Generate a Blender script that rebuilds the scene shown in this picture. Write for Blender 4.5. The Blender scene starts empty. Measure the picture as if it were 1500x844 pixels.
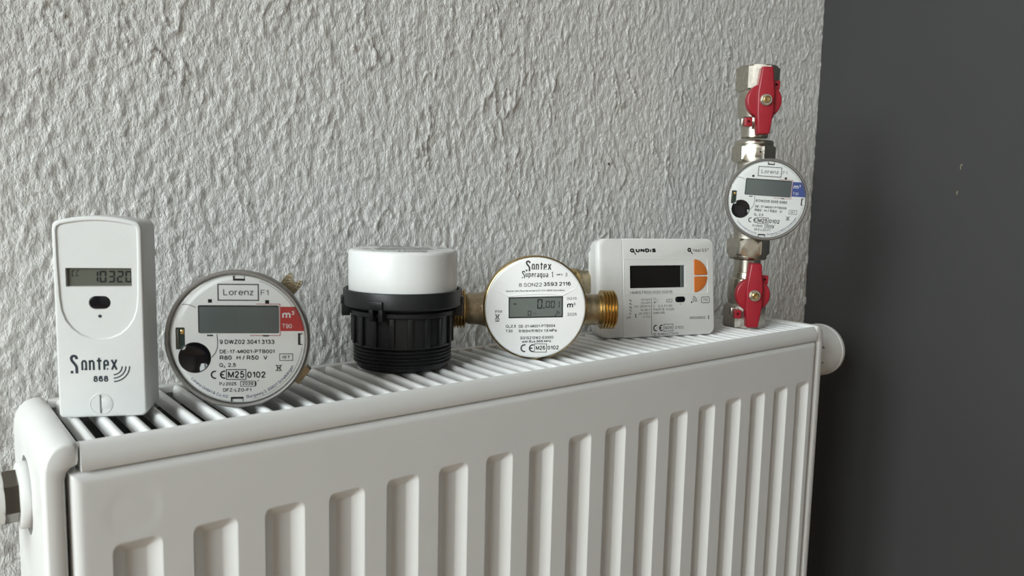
import bpy, bmesh, math, random
import numpy as np
from mathutils import Matrix, Vector
from mathutils.geometry import tessellate_polygon

random.seed(4)
scene = bpy.context.scene
COL = scene.collection
MM = 0.001
PI = math.pi

# ------------------------------------------------------------------ camera
cam_d = bpy.data.cameras.new('camera')
cam = bpy.data.objects.new('camera', cam_d)
COL.objects.link(cam)
cam_d.sensor_fit = 'HORIZONTAL'
cam_d.sensor_width = 36.0
cam_d.lens = 1130.04 / 1500 * 36.0
PITCH, YAW, ROLL = -0.112267, -0.680289, -0.023112
_R = (Matrix.Rotation(YAW, 3, 'Z') @ Matrix.Rotation(PITCH, 3, 'X') @ Matrix.Rotation(ROLL, 3, 'Y'))
_r, _f, _u = _R.col[0], _R.col[1], _R.col[2]
cam.matrix_world = Matrix(((_r.x, _u.x, -_f.x, -0.044187), (_r.y, _u.y, -_f.y, -0.350815),
                           (_r.z, _u.z, -_f.z, 0.103715), (0, 0, 0, 1)))
cam_d.clip_start = 0.01
cam_d.dof.use_dof = True
cam_d.dof.focus_distance = 0.50
cam_d.dof.aperture_fstop = 18.0
scene.camera = cam

# ------------------------------------------------------------------ light
world = bpy.data.worlds.new('room_light')
scene.world = world
world.use_nodes = True
bg = world.node_tree.nodes['Background']
bg.inputs['Color'].default_value = (1.0, 0.965, 0.93, 1)
bg.inputs['Strength'].default_value = 0.35


def area(name, loc, target, sx, sy, power, color):
    d = bpy.data.lights.new(name, 'AREA')
    d.shape = 'RECTANGLE'
    d.size, d.size_y = sx, sy
    d.energy = power
    d.color = color
    o = bpy.data.objects.new(name, d)
    COL.objects.link(o)
    o.location = loc
    o.rotation_euler = (Vector(target) - Vector(loc)).to_track_quat('-Z', 'Y').to_euler()
    return o


# daylight entering through the window of the left-hand wall
area('window_daylight', (-2.57, -0.75, 0.95), (0.0, -0.75, 0.95), 1.5, 1.4, 116.0, (0.90, 0.985, 1.0))

scene.view_settings.view_transform = 'Standard'
scene.view_settings.look = 'None'
scene.view_settings.gamma = 1.0
scene.view_settings.exposure = 0.0
scene.view_settings.use_curve_mapping = False


# ------------------------------------------------------------------ materials
def lin(h):
    h = h.lstrip('#')
    out = []
    for i in (0, 2, 4):
        c = int(h[i:i + 2], 16) / 255
        out.append(c / 12.92 if c <= 0.04045 else ((c + 0.055) / 1.055) ** 2.4)
    return out + [1.0]


MATS = {}


def mat(name, col, rough=0.5, metal=0.0, spec=0.5, var=0.0, vscale=300.0, bump=0.0, bscale=900.0, coat=0.0):
    """principled material with procedural colour variation and fine relief"""
    m = bpy.data.materials.new(name)
    m.use_nodes = True
    nt = m.node_tree
    b = nt.nodes['Principled BSDF']
    c = lin(col) if isinstance(col, str) else list(col) + [1.0]
    b.inputs['Base Color'].default_value = c
    b.inputs['Roughness'].default_value = rough
    b.inputs['Metallic'].default_value = metal
    b.inputs['Specular IOR Level'].default_value = spec
    if coat:
        b.inputs['Coat Weight'].default_value = coat
        b.inputs['Coat Roughness'].default_value = 0.08
    tc = nt.nodes.new('ShaderNodeTexCoord')
    if var:
        n = nt.nodes.new('ShaderNodeTexNoise')
        n.inputs['Scale'].default_value = vscale
        n.inputs['Detail'].default_value = 4
        nt.links.new(tc.outputs['Object'], n.inputs['Vector'])
        r = nt.nodes.new('ShaderNodeValToRGB')
        r.color_ramp.elements[0].color = [x * (1 - var) for x in c[:3]] + [1]
        r.color_ramp.elements[1].color = [min(1, x * (1 + var)) for x in c[:3]] + [1]
        r.color_ramp.elements[0].position = 0.3
        r.color_ramp.elements[1].position = 0.7
        nt.links.new(n.outputs['Fac'], r.inputs['Fac'])
        nt.links.new(r.outputs['Color'], b.inputs['Base Color'])
    if bump:
        n2 = nt.nodes.new('ShaderNodeTexNoise')
        n2.inputs['Scale'].default_value = bscale
        n2.inputs['Detail'].default_value = 3
        nt.links.new(tc.outputs['Object'], n2.inputs['Vector'])
        bp = nt.nodes.new('ShaderNodeBump')
        bp.inputs['Strength'].default_value = bump
        bp.inputs['Distance'].default_value = 0.0004
        nt.links.new(n2.outputs['Fac'], bp.inputs['Height'])
        nt.links.new(bp.outputs['Normal'], b.inputs['Normal'])
    MATS[name] = m
    return m


mat('radiator_paint', (0.80, 0.80, 0.785), 0.30, spec=0.45, var=0.012, vscale=30, bump=0.03, bscale=500)
mat('grille_paint', (0.82, 0.825, 0.82), 0.33, spec=0.45, var=0.015, vscale=60)
mat('radiator_inner_shade', (0.10, 0.105, 0.105), 0.6)  # dark steel tone, also painting in the shade inside the radiator
mat('white_plastic', (0.84, 0.85, 0.84), 0.36, spec=0.45, var=0.01, vscale=200)
mat('allocator_white', (0.70, 0.71, 0.70), 0.36, spec=0.45, var=0.01, vscale=200)
mat('bright_white', (0.93, 0.935, 0.93), 0.34, spec=0.45, var=0.01, vscale=200)
mat('off_white_plastic', (0.76, 0.755, 0.73), 0.42, spec=0.4, var=0.012, vscale=200)
mat('face_white', (0.90, 0.905, 0.895), 0.38, spec=0.4, var=0.01, vscale=200)
mat('grey_rim', (0.185, 0.172, 0.160), 0.30, spec=0.45, var=0.12, vscale=90)
mat('black_plastic', (0.016, 0.017, 0.019), 0.42, spec=0.42, var=0.15, vscale=150, bump=0.05, bscale=1500)
mat('black_gloss', (0.007, 0.007, 0.010), 0.06, spec=0.4)
mat('ink_black', (0.012, 0.012, 0.013), 0.6, spec=0.2)
mat('ink_soft', (0.075, 0.075, 0.078), 0.6, spec=0.2)
mat('ink_grey', (0.20, 0.20, 0.195), 0.6, spec=0.2)
mat('ink_slate', (0.035, 0.045, 0.055), 0.6, spec=0.2)
mat('ink_blue', (0.07, 0.09, 0.22), 0.6, spec=0.2)
mat('ink_white', (0.85, 0.85, 0.85), 0.5, spec=0.2)
mat('label_red', (0.50, 0.045, 0.04), 0.45, spec=0.3)
mat('line_red', (0.55, 0.16, 0.15), 0.5, spec=0.3)
mat('label_blue', (0.075, 0.115, 0.36), 0.45, spec=0.3)
mat('lcd_grey', (0.135, 0.155, 0.152), 0.16, spec=0.5, var=0.03, vscale=60)
mat('lcd_green', (0.16, 0.18, 0.165), 0.18, spec=0.5, var=0.03, vscale=60)
mat('lcd_olive', (0.115, 0.12, 0.097), 0.2, spec=0.5, var=0.05, vscale=60)
mat('lcd_black', (0.012, 0.011, 0.010), 0.08, spec=0.55)
mat('lcd_digit', (0.012, 0.016, 0.015), 0.5, spec=0.2)
mat('dial_plastic', (0.88, 0.875, 0.85), 0.42, spec=0.4, var=0.01, vscale=120)
mat('orange_rubber', (0.60, 0.165, 0.03), 0.5, spec=0.35, var=0.04, vscale=300)
mat('circuit_green', (0.008, 0.03, 0.022), 0.4)
mat('chip_brown', (0.10, 0.085, 0.06), 0.5, var=0.2, vscale=400)
mat('gold', (0.75, 0.50, 0.20), 0.25, 1.0)
mat('brass', (0.55, 0.40, 0.18), 0.24, 1.0, var=0.12, vscale=160)
mat('brass_cast', (0.43, 0.36, 0.245), 0.33, 1.0, var=0.18, vscale=260, bump=0.7, bscale=1400)
mat('nickel', (0.60, 0.565, 0.49), 0.26, 1.0, var=0.10, vscale=250, bump=0.18, bscale=1600)
mat('nickel_cast', (0.58, 0.545, 0.475), 0.36, 1.0, var=0.14, vscale=300, bump=0.65, bscale=1900)
mat('chrome', (0.20, 0.18, 0.155), 0.12, 1.0)
mat('red_lever', (0.33, 0.014, 0.026), 0.30, spec=0.45, var=0.05, vscale=200, bump=0.03)
mat('floor_wood', (0.30, 0.195, 0.115), 0.5, var=0.25, vscale=6)
mat('scuff', (0.22, 0.19, 0.12), 0.7)
mat('hole_dark', (0.05, 0.045, 0.04), 0.9)


def clear_material():
    m = bpy.data.materials.new('clear_plastic')
    m.use_nodes = True
    nt = m.node_tree
    nt.nodes.clear()
    out = nt.nodes.new('ShaderNodeOutputMaterial')
    tr = nt.nodes.new('ShaderNodeBsdfTransparent')
    tr.inputs['Color'].default_value = (0.97, 0.975, 0.97, 1)
    gl = nt.nodes.new('ShaderNodeBsdfGlossy')
    gl.inputs['Roughness'].default_value = 0.04
    fr = nt.nodes.new('ShaderNodeFresnel')
    fr.inputs['IOR'].default_value = 1.4
    mx = nt.nodes.new('ShaderNodeMixShader')
    nt.links.new(fr.outputs[0], mx.inputs[0])
    nt.links.new(tr.outputs[0], mx.inputs[1])
    nt.links.new(gl.outputs[0], mx.inputs[2])
    nt.links.new(mx.outputs[0], out.inputs[0])
    MATS['clear_plastic'] = m


clear_material()


def plaster_material():
    m = mat('plaster', (0.76, 0.755, 0.735), 0.85, spec=0.15)
    nt = m.node_tree
    b = nt.nodes['Principled BSDF']
    tc = nt.nodes.new('ShaderNodeTexCoord')
    mp = nt.nodes.new('ShaderNodeMapping')
    mp.inputs['Scale'].default_value = (1, 1, 0.55)
    nt.links.new(tc.outputs['Object'], mp.inputs['Vector'])
    n1 = nt.nodes.new('ShaderNodeTexNoise')
    n1.inputs['Scale'].default_value = 640
    n1.inputs['Detail'].default_value = 5
    n1.inputs['Roughness'].default_value = 0.6
    nt.links.new(mp.outputs['Vector'], n1.inputs['Vector'])
    bp = nt.nodes.new('ShaderNodeBump')
    bp.inputs['Strength'].default_value = 1.0
    bp.inputs['Distance'].default_value = 0.0021
    nt.links.new(n1.outputs['Fac'], bp.inputs['Height'])
    nt.links.new(bp.outputs['Normal'], b.inputs['Normal'])
    n2 = nt.nodes.new('ShaderNodeTexNoise')
    n2.inputs['Scale'].default_value = 9
    n2.inputs['Detail'].default_value = 3
    nt.links.new(tc.outputs['Object'], n2.inputs['Vector'])
    r = nt.nodes.new('ShaderNodeValToRGB')
    r.color_ramp.elements[0].color = (0.895, 0.89, 0.87, 1)
    r.color_ramp.elements[1].color = (0.93, 0.925, 0.905, 1)
    nt.links.new(n2.outputs['Fac'], r.inputs['Fac'])
    nt.links.new(r.outputs['Color'], b.inputs['Base Color'])
    m2 = mat('dark_wall', (0.040, 0.0395, 0.039), 0.62, spec=0.35, var=0.06, vscale=5, bump=0.12, bscale=260)


plaster_material()


# ------------------------------------------------------------------ mesh helpers
class MB:
    """collects vertices (millimetres) and faces; build() links ONE mesh object"""

    def __init__(s):
        s.v, s.f = [], []

    def add(s, v, f):
        o = len(s.v)
        s.v += [tuple(p) for p in v]
        s.f += [tuple(i + o for i in q) for q in f]
        return s

    def box(s, x0, x1, y0, y1, z0, z1, c=0.0):
        if c <= 0:
            v = [(x, y, z) for x in (x0, x1) for y in (y0, y1) for z in (z0, z1)]
            return s.add(v, [(0, 1, 3, 2), (4, 6, 7, 5), (0, 4, 5, 1), (2, 3, 7, 6), (0, 2, 6, 4), (1, 5, 7, 3)])
        bm = bmesh.new()
        bmesh.ops.create_cube(bm, size=1)
        for p in bm.verts:
            p.co = ((x0 + x1) / 2 + p.co.x * (x1 - x0), (y0 + y1) / 2 + p.co.y * (y1 - y0), (z0 + z1) / 2 + p.co.z * (z1 - z0))
        bmesh.ops.bevel(bm, geom=bm.edges[:], offset=c, segments=2, profile=0.5, affect='EDGES')
        return s.addbm(bm)

    def addbm(s, bm):
        bm.verts.index_update()
        s.add([p.co[:] for p in bm.verts], [[q.index for q in f.verts] for f in bm.faces])
        bm.free()
        return s

    def loft(s, loops, close0=True, close1=True):
        n = len(loops[0])
        base = len(s.v)
        for L in loops:
            s.v += [tuple(p) for p in L]
        for k in range(len(loops) - 1):
            for i in range(n):
                j = (i + 1) % n
                s.f.append((base + k * n + i, base + k * n + j, base + (k + 1) * n + j, base + (k + 1) * n + i))
        if close0:
            s.f.append(tuple(base + i for i in range(n)))
        if close1:
            s.f.append(tuple(base + (len(loops) - 1) * n + i for i in range(n)))
        return s

    def lathe(s, prof, n=48, axis='Z', c=(0, 0, 0), close0=True, close1=True):
        """prof: list of (radius, height along axis)"""
        loops = []
        for r, h in prof:
            L = []
            for i in range(n):
                a = 2 * PI * i / n
                p, q = r * math.cos(a), r * math.sin(a)
                if axis == 'Z':
                    L.append((c[0] + p, c[1] + q, c[2] + h))
                elif axis == 'Y':
                    L.append((c[0] + p, c[1] + h, c[2] + q))
                else:
                    L.append((c[0] + h, c[1] + p, c[2] + q))
            loops.append(L)
        return s.loft(loops, close0, close1)

    def prism(s, poly, a0, a1, axis='Y'):
        """poly in the plane across the axis: Y -> (x,z), Z -> (x,y), X -> (y,z)"""
        def P(p, h):
            return {'Y': (p[0], h, p[1]), 'Z': (p[0], p[1], h), 'X': (h, p[0], p[1])}[axis]
        return s.loft([[P(p, a0) for p in poly], [P(p, a1) for p in poly]])

    def fill(s, outer, holes, y):
        """flat face in the plane y with holes, outline points (x,z)"""
        polys = [[Vector((p[0], p[1], 0)) for p in L] for L in [outer] + holes]
        flat = [p for L in polys for p in L]
        base = len(s.v)
        s.v += [(p.x, y, p.y) for p in flat]
        for t in tessellate_polygon(polys):
            s.f.append(tuple(base + i for i in t))
        return s

    def slab(s, outline, yf, yb, r=1.0, seg=4, holes=(), back=True):
        """plate with outline (x,z), front at yf rounded with radius r; holes = [(poly, depth, floor)]"""
        loops = [[(p[0], yb, p[1]) for p in outline]]
        last = outline
        for i in range(seg + 1):
            a = i / seg * PI / 2
            last = offset_poly(outline, r * (1 - math.cos(a)))
            loops.append([(p[0], yf + r * (1 - math.sin(a)), p[1]) for p in last])
        s.loft(loops, back, False)
        s.fill(last, [h[0] for h in holes], yf)
        for h, d, fl in holes:
            s.loft([[(p[0], yf, p[1]) for p in h], [(p[0], yf + d, p[1]) for p in h]], False, fl)
        return s

    def build(s, name, mt, parent=None, smooth=True, angle=40, weld=True):
        me = bpy.data.meshes.new(name)
        bm = bmesh.new()
        vs = [bm.verts.new((p[0] * MM, p[1] * MM, p[2] * MM)) for p in s.v]
        for f in s.f:
            try:
                bm.faces.new([vs[i] for i in f])
            except ValueError:
                pass
        if weld:
            bmesh.ops.remove_doubles(bm, verts=bm.verts[:], dist=2e-6)
            bmesh.ops.recalc_face_normals(bm, faces=bm.faces[:])
        bm.to_mesh(me)
        bm.free()
        me.materials.append(MATS[mt])
        if smooth:
            me.shade_smooth()
            me.set_sharp_from_angle(angle=math.radians(angle))
        o = bpy.data.objects.new(name, me)
        COL.objects.link(o)
        o.parent = parent
        return o


def offset_poly(poly, d):
    """inset (d>0) a counter-clockwise or clockwise outline"""
    if abs(d) < 1e-9:
        return list(poly)
    n = len(poly)
    area2 = sum(poly[i][0] * poly[(i + 1) % n][1] - poly[(i + 1) % n][0] * poly[i][1] for i in range(n))
    sg = 1 if area2 > 0 else -1
    out = []
    for i in range(n):
        p0, p1, p2 = poly[i - 1], poly[i], poly[(i + 1) % n]
        e1 = (p1[0] - p0[0], p1[1] - p0[1])
        e2 = (p2[0] - p1[0], p2[1] - p1[1])
        l1, l2 = math.hypot(*e1) or 1, math.hypot(*e2) or 1
        n1 = (-e1[1] / l1, e1[0] / l1)
        n2 = (-e2[1] / l2, e2[0] / l2)
        m = (n1[0] + n2[0], n1[1] + n2[1])
        k = max(0.35, 1 + n1[0] * n2[0] + n1[1] * n2[1])
        out.append((p1[0] + sg * d * m[0] / k, p1[1] + sg * d * m[1] / k))
    return out


def rrect(x0, x1, z0, z1, r, n=5):
    P = []
    for cx, cz, a0 in ((x1 - r, z0 + r, -90), (x1 - r, z1 - r, 0), (x0 + r, z1 - r, 90), (x0 + r, z0 + r, 180)):
        for i in range(n + 1):
            a = math.radians(a0 + 90 * i / n)
            P.append((cx + r * math.cos(a), cz + r * math.sin(a)))
    return P


def circle(cx, cz, r, n=40, a0=0.0):
    return [(cx + r * math.cos(a0 + 2 * PI * i / n), cz + r * math.sin(a0 + 2 * PI * i / n)) for i in range(n)]


def hexagon(r, a0=0.0):
    return [(r * math.cos(a0 + PI / 3 * i), r * math.sin(a0 + PI / 3 * i)) for i in range(6)]


def frame(name, P, ang, roll=0.0, tilt=0.0):
    """Empty whose local x runs along the thing's face, -y out of the face, z up the face"""
    a, t, r = math.radians(ang), math.radians(tilt), math.radians(roll)
    n = Vector((-math.sin(a), -math.cos(a), 0))
    u = Vector((math.cos(a), -math.sin(a), 0))
    v = Vector((0, 0, 1))
    n, v = math.cos(t) * n + math.sin(t) * v, math.cos(t) * v - math.sin(t) * n
    u, v = math.cos(r) * u - math.sin(r) * v, math.cos(r) * v + math.sin(r) * u
    o = bpy.data.objects.new(name, None)
    COL.objects.link(o)
    o.empty_display_size = 0.02
    o.matrix_world = Matrix(((u.x, -n.x, v.x, P[0] * MM), (u.y, -n.y, v.y, P[1] * MM), (u.z, -n.z, v.z, P[2] * MM), (0, 0, 0, 1)))
    return o


def tag(o, label=None, cat=None, group=None, kind=None):
    if label:
        o['label'] = label
    if cat:
        o['category'] = cat
    if group:
        o['group'] = group
    if kind:
        o['kind'] = kind
    return o


# ------------------------------------------------------------------ lettering
def _e(cx, cy, rx, ry, a0, a1, n=12):
    return [(cx + rx * math.cos(math.radians(a0 + (a1 - a0) * i / n)), cy + ry * math.sin(math.radians(a0 + (a1 - a0) * i / n))) for i in range(n + 1)]


_O = _e(.36, .5, .36, .5, 0, 360, 20)
_o = _e(.27, .35, .27, .35, 0, 360, 16)
_3b = _e(.28, .28, .3, .28, 80, -165, 10)
FONT = {   # strokes on a body of cap height 1: (width, [polylines])
    'A': (.72, [[(0, 0), (.36, 1), (.72, 0)], [(.13, .34), (.59, .34)]]),
    'B': (.62, [[(0, 0), (0, 1), (.38, 1), (.53, .93), (.58, .77), (.53, .61), (.38, .54), (0, .54)], [(.38, .54), (.56, .46), (.62, .28), (.56, .08), (.4, 0), (0, 0)]]),
    'C': (.68, [_e(.37, .5, .37, .5, 48, 312)]),
    'D': (.66, [[(0, 0), (0, 1), (.32, 1), (.52, .92), (.64, .72), (.66, .5), (.64, .28), (.52, .08), (.32, 0), (0, 0)]]),
    'E': (.58, [[(.58, 0), (0, 0), (0, 1), (.56, 1)], [(0, .53), (.51, .53)]]),
    'F': (.54, [[(0, 0), (0, 1), (.54, 1)], [(0, .52), (.47, .52)]]),
    'G': (.72, [_e(.37, .5, .37, .5, 48, 318) + [(.7, .2), (.7, .47), (.4, .47)]]),
    'H': (.64, [[(0, 0), (0, 1)], [(.64, 0), (.64, 1)], [(0, .53), (.64, .53)]]),
    'I': (.0, [[(0, 0), (0, 1)]]),
    'J': (.44, [[(.44, 1), (.44, .25), (.37, .06), (.22, 0), (.07, .06), (0, .28)]]),
    'K': (.62, [[(0, 0), (0, 1)], [(.6, 1), (.02, .36)], [(.2, .56), (.62, 0)]]),
    'L': (.5, [[(0, 1), (0, 0), (.5, 0)]]),
    'M': (.76, [[(0, 0), (0, 1)], [(.76, 0), (.76, 1)], [(0, 1), (.38, .05), (.76, 1)]]),
    'N': (.64, [[(0, 0), (0, 1)], [(.64, 0), (.64, 1)], [(0, 1), (.64, 0)]]),
    'O': (.72, [_O]),
    'P': (.6, [[(0, 0), (0, 1), (.38, 1), (.55, .92), (.6, .72), (.55, .53), (.38, .45), (0, .45)]]),
    'Q': (.74, [_O, [(.42, .26), (.74, -.04)]]),
    'R': (.64, [[(0, 0), (0, 1), (.4, 1), (.56, .93), (.62, .74), (.56, .54), (.4, .47), (0, .47)], [(.36, .47), (.64, 0)]]),
    'S': (.62, [[(.58, .74), (.52, .92), (.32, 1), (.12, .94), (.05, .77), (.14, .61), (.34, .54), (.54, .44), (.61, .27), (.53, .07), (.31, 0), (.08, .07), (0, .28)]]),
    'T': (.66, [[(0, 1), (.66, 1)], [(.33, 0), (.33, 1)]]),
    'U': (.62, [[(0, 1), (0, .3), (.08, .08), (.31, 0), (.54, .08), (.62, .3), (.62, 1)]]),
    'V': (.68, [[(0, 1), (.34, 0), (.68, 1)]]),
    'W': (.94, [[(0, 1), (.22, 0), (.47, 1), (.72, 0), (.94, 1)]]),
    'X': (.64, [[(0, 0), (.64, 1)], [(0, 1), (.64, 0)]]),
    'Y': (.66, [[(0, 1), (.33, .45), (.66, 1)], [(.33, .45), (.33, 0)]]),
    'Z': (.6, [[(.02, 1), (.58, 1), (0, 0), (.6, 0)]]),
    'a': (.5, [[(.04, .55), (.1, .67), (.26, .72), (.43, .66), (.48, .5), (.48, .1), (.52, 0)], [(.48, .42), (.18, .36), (.03, .26), (.02, .12), (.14, 0), (.32, .03), (.48, .2)]]),
    'b': (.5, [[(0, 0), (0, 1)], _e(.25, .35, .25, .35, 180, 540, 14)]),
    'c': (.46, [_e(.27, .35, .27, .35, 50, 310)]),
    'd': (.5, [[(.5, 0), (.5, 1)], _e(.25, .35, .25, .35, 0, 360, 14)]),
    'e': (.53, [[(.02, .37), (.52, .37)] + _e(.27, .35, .26, .35, 5, 318, 12)]),
    'f': (.3, [[(.12, 0), (.12, .85), (.2, .98), (.32, 1)], [(0, .7), (.28, .7)]]),
    'g': (.5, [_e(.25, .35, .25, .35, 0, 360, 14), [(.5, .7), (.5, -.06), (.42, -.22), (.25, -.27), (.05, -.2)]]),
    'h': (.47, [[(0, 0), (0, 1)], [(0, .48), (.1, .66), (.27, .72), (.43, .64), (.47, .48), (.47, 0)]]),
    'i': (.0, [[(0, 0), (0, .7)], [(0, .88), (0, 1)]]),
    'k': (.45, [[(0, 0), (0, 1)], [(.43, .7), (.02, .28)], [(.16, .42), (.46, 0)]]),
    'l': (.0, [[(0, 0), (0, 1)]]),
    'm': (.78, [[(0, 0), (0, .7)], [(0, .5), (.1, .66), (.22, .72), (.35, .65), (.39, .5), (.39, 0)], [(.39, .5), (.49, .66), (.61, .72), (.74, .65), (.78, .5), (.78, 0)]]),
    'n': (.47, [[(0, 0), (0, .7)], [(0, .48), (.1, .66), (.27, .72), (.43, .64), (.47, .48), (.47, 0)]]),
    'o': (.54, [_o]),
    'p': (.5, [[(0, -.26), (0, .7)], _e(.25, .35, .25, .35, 180, 540, 14)]),
    'q': (.5, [[(.5, -.26), (.5, .7)], _e(.25, .35, .25, .35, 0, 360, 14)]),
    'r': (.28, [[(0, 0), (0, .7)], [(0, .46), (.08, .64), (.28, .71)]]),
    's': (.46, [[(.42, .54), (.36, .67), (.22, .71), (.08, .66), (.04, .53), (.12, .42), (.34, .33), (.44, .24), (.44, .12), (.34, .02), (.2, 0), (.06, .05), (0, .18)]]),
    't': (.28, [[(.1, .92), (.1, .14), (.16, .02), (.28, 0)], [(0, .7), (.27, .7)]]),
    'u': (.47, [[(0, .7), (0, .2), (.06, .05), (.2, -.01), (.37, .06), (.47, .22)], [(.47, .7), (.47, 0)]]),
    'v': (.48, [[(0, .7), (.24, 0), (.48, .7)]]),
    'w': (.74, [[(0, .7), (.18, 0), (.37, .7), (.56, 0), (.74, .7)]]),
    'x': (.46, [[(0, 0), (.46, .7)], [(0, .7), (.46, 0)]]),
    'z': (.44, [[(.02, .69), (.42, .69), (0, .01), (.44, .01)]]),
    '0': (.54, [_e(.27, .5, .27, .5, 0, 360, 18)]),
    '1': (.3, [[(0, .76), (.14, .84), (.27, 1), (.27, 0)]]),
    '2': (.54, [[(.02, .72), (.08, .92), (.27, 1), (.45, .93), (.52, .74), (.45, .55), (.14, .22), (.02, .01), (.54, .01)]]),
    '3': (.54, [[(.03, .78), (.1, .94), (.27, 1), (.43, .93), (.49, .76), (.42, .59), (.2, .54)], [(.26, .54), (.44, .48), (.53, .29), (.46, .08), (.27, 0), (.08, .06), (0, .25)]]),
    '4': (.56, [[(.42, 0), (.42, 1), (0, .3), (.56, .3)]]),
    '5': (.54, [[(.5, .99), (.12, .99), (.04, .5), (.16, .6), (.3, .64), (.47, .54), (.53, .33), (.46, .1), (.27, 0), (.08, .06), (0, .24)]]),
    '6': (.54, [[(.5, .78), (.42, .94), (.28, 1), (.1, .9), (.02, .66), (.0, .4), (.05, .14), (.27, 0), (.48, .1), (.54, .32), (.47, .54), (.28, .63), (.1, .54), (.01, .34)]]),
    '7': (.52, [[(0, .99), (.52, .99), (.3, .55), (.2, .25), (.17, 0)]]),
    '8': (.54, [_e(.27, .76, .22, .23, 0, 360, 14), _e(.27, .27, .27, .27, 0, 360, 14)]),
    '9': (.54, [[(.04, .22), (.12, .06), (.26, 0), (.44, .1), (.52, .34), (.54, .6), (.49, .86), (.27, 1), (.06, .9), (0, .68), (.07, .46), (.26, .37), (.44, .46), (.53, .66)]]),
    '-': (.3, [[(0, .38), (.3, .38)]]),
    '.': (.0, [[(0, -.02), (0, .1)]]),
    ',': (.04, [[(.05, .1), (.05, .0), (0, -.16)]]),
    ':': (.0, [[(0, -.02), (0, .1)], [(0, .58), (0, .7)]]),
    '/': (.3, [[(0, 0), (.3, 1)]]),
    '|': (.0, [[(0, -.2), (0, 1.02)]]),
    '&': (.66, [[(.66, 0), (.16, .66), (.14, .84), (.28, 1), (.42, .86), (.38, .68), (.1, .42), (.02, .22), (.1, .05), (.28, 0), (.5, .12), (.62, .42)]]),
    '+': (.5, [[(0, .4), (.5, .4)], [(.25, .15), (.25, .65)]]),
}
WEIGHT = {'r': .125, 'b': .18, 'k': .24, 'h': .33}


def strip(pts, w):
    """flat ribbon along a polyline: vertices and faces"""
    n = len(pts)
    closed = math.hypot(pts[0][0] - pts[-1][0], pts[0][1] - pts[-1][1]) < 1e-6 and n > 3
    if closed:
        pts = pts[:-1]
        n -= 1
    L, R = [], []
    for i in range(n):
        p1 = pts[i]
        p0 = pts[i - 1] if (i or closed) else None
        p2 = pts[(i + 1) % n] if (i < n - 1 or closed) else None
        d1 = Vector((p1[0] - p0[0], p1[1] - p0[1])).normalized() if p0 else None
        d2 = Vector((p2[0] - p1[0], p2[1] - p1[1])).normalized() if p2 else None
        d1 = d1 or d2
        d2 = d2 or d1
        m = Vector((-d1.y - d2.y, d1.x + d2.x)) / max(.55, 1 + d1.dot(d2)) * (w / 2)
        L.append((p1[0] + m.x, p1[1] + m.y))
        R.append((p1[0] - m.x, p1[1] - m.y))
    F = [(i, (i + 1) % n, n + (i + 1) % n, n + i) for i in range(n if closed else n - 1)]
    return L + R, F


def runs(pts, t):
    """cut a polyline at sharp corners so that each leg keeps its full stroke width"""
    out, cur = [], [pts[0]]
    for i in range(1, len(pts)):
        cur.append(pts[i])
        if i < len(pts) - 1:
            d1 = Vector((pts[i][0] - pts[i - 1][0], pts[i][1] - pts[i - 1][1])).normalized()
            d2 = Vector((pts[i + 1][0] - pts[i][0], pts[i + 1][1] - pts[i][1])).normalized()
            c = d1.dot(d2)
            if c < 0.25:
                e = t * .5 if c > -.3 else t * .2      # square corners overlap, pointed ones stay short
                cur[-1] = (pts[i][0] + d1.x * e, pts[i][1] + d1.y * e)
                out.append(cur)
                cur = [(pts[i][0] - d2.x * e, pts[i][1] - d2.y * e)]
    out.append(cur)
    return out


def layout(s, wt):
    """stroke letters of a string at cap height 1: vertices, faces, advance; strokes keep inside the cap height"""
    t = WEIGHT[wt]
    k = 1 - t
    V, F, x = [], [], 0.0
    for ch in s:
        if ch == ' ':
            x += .30
            continue
        w, strokes = FONT[ch]
        for st in strokes:
            for run in runs([(x + t / 2 + p[0], t / 2 + p[1] * k) for p in st], t):
                v, f = strip(run, t)
                o = len(V)
                V += v
                F += [tuple(i + o for i in q) for q in f]
        x += w + t + .10
    return V, F, x


def advance(ch, wt):
    return .30 if ch == ' ' else FONT[ch][0] + WEIGHT[wt] + .10


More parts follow.
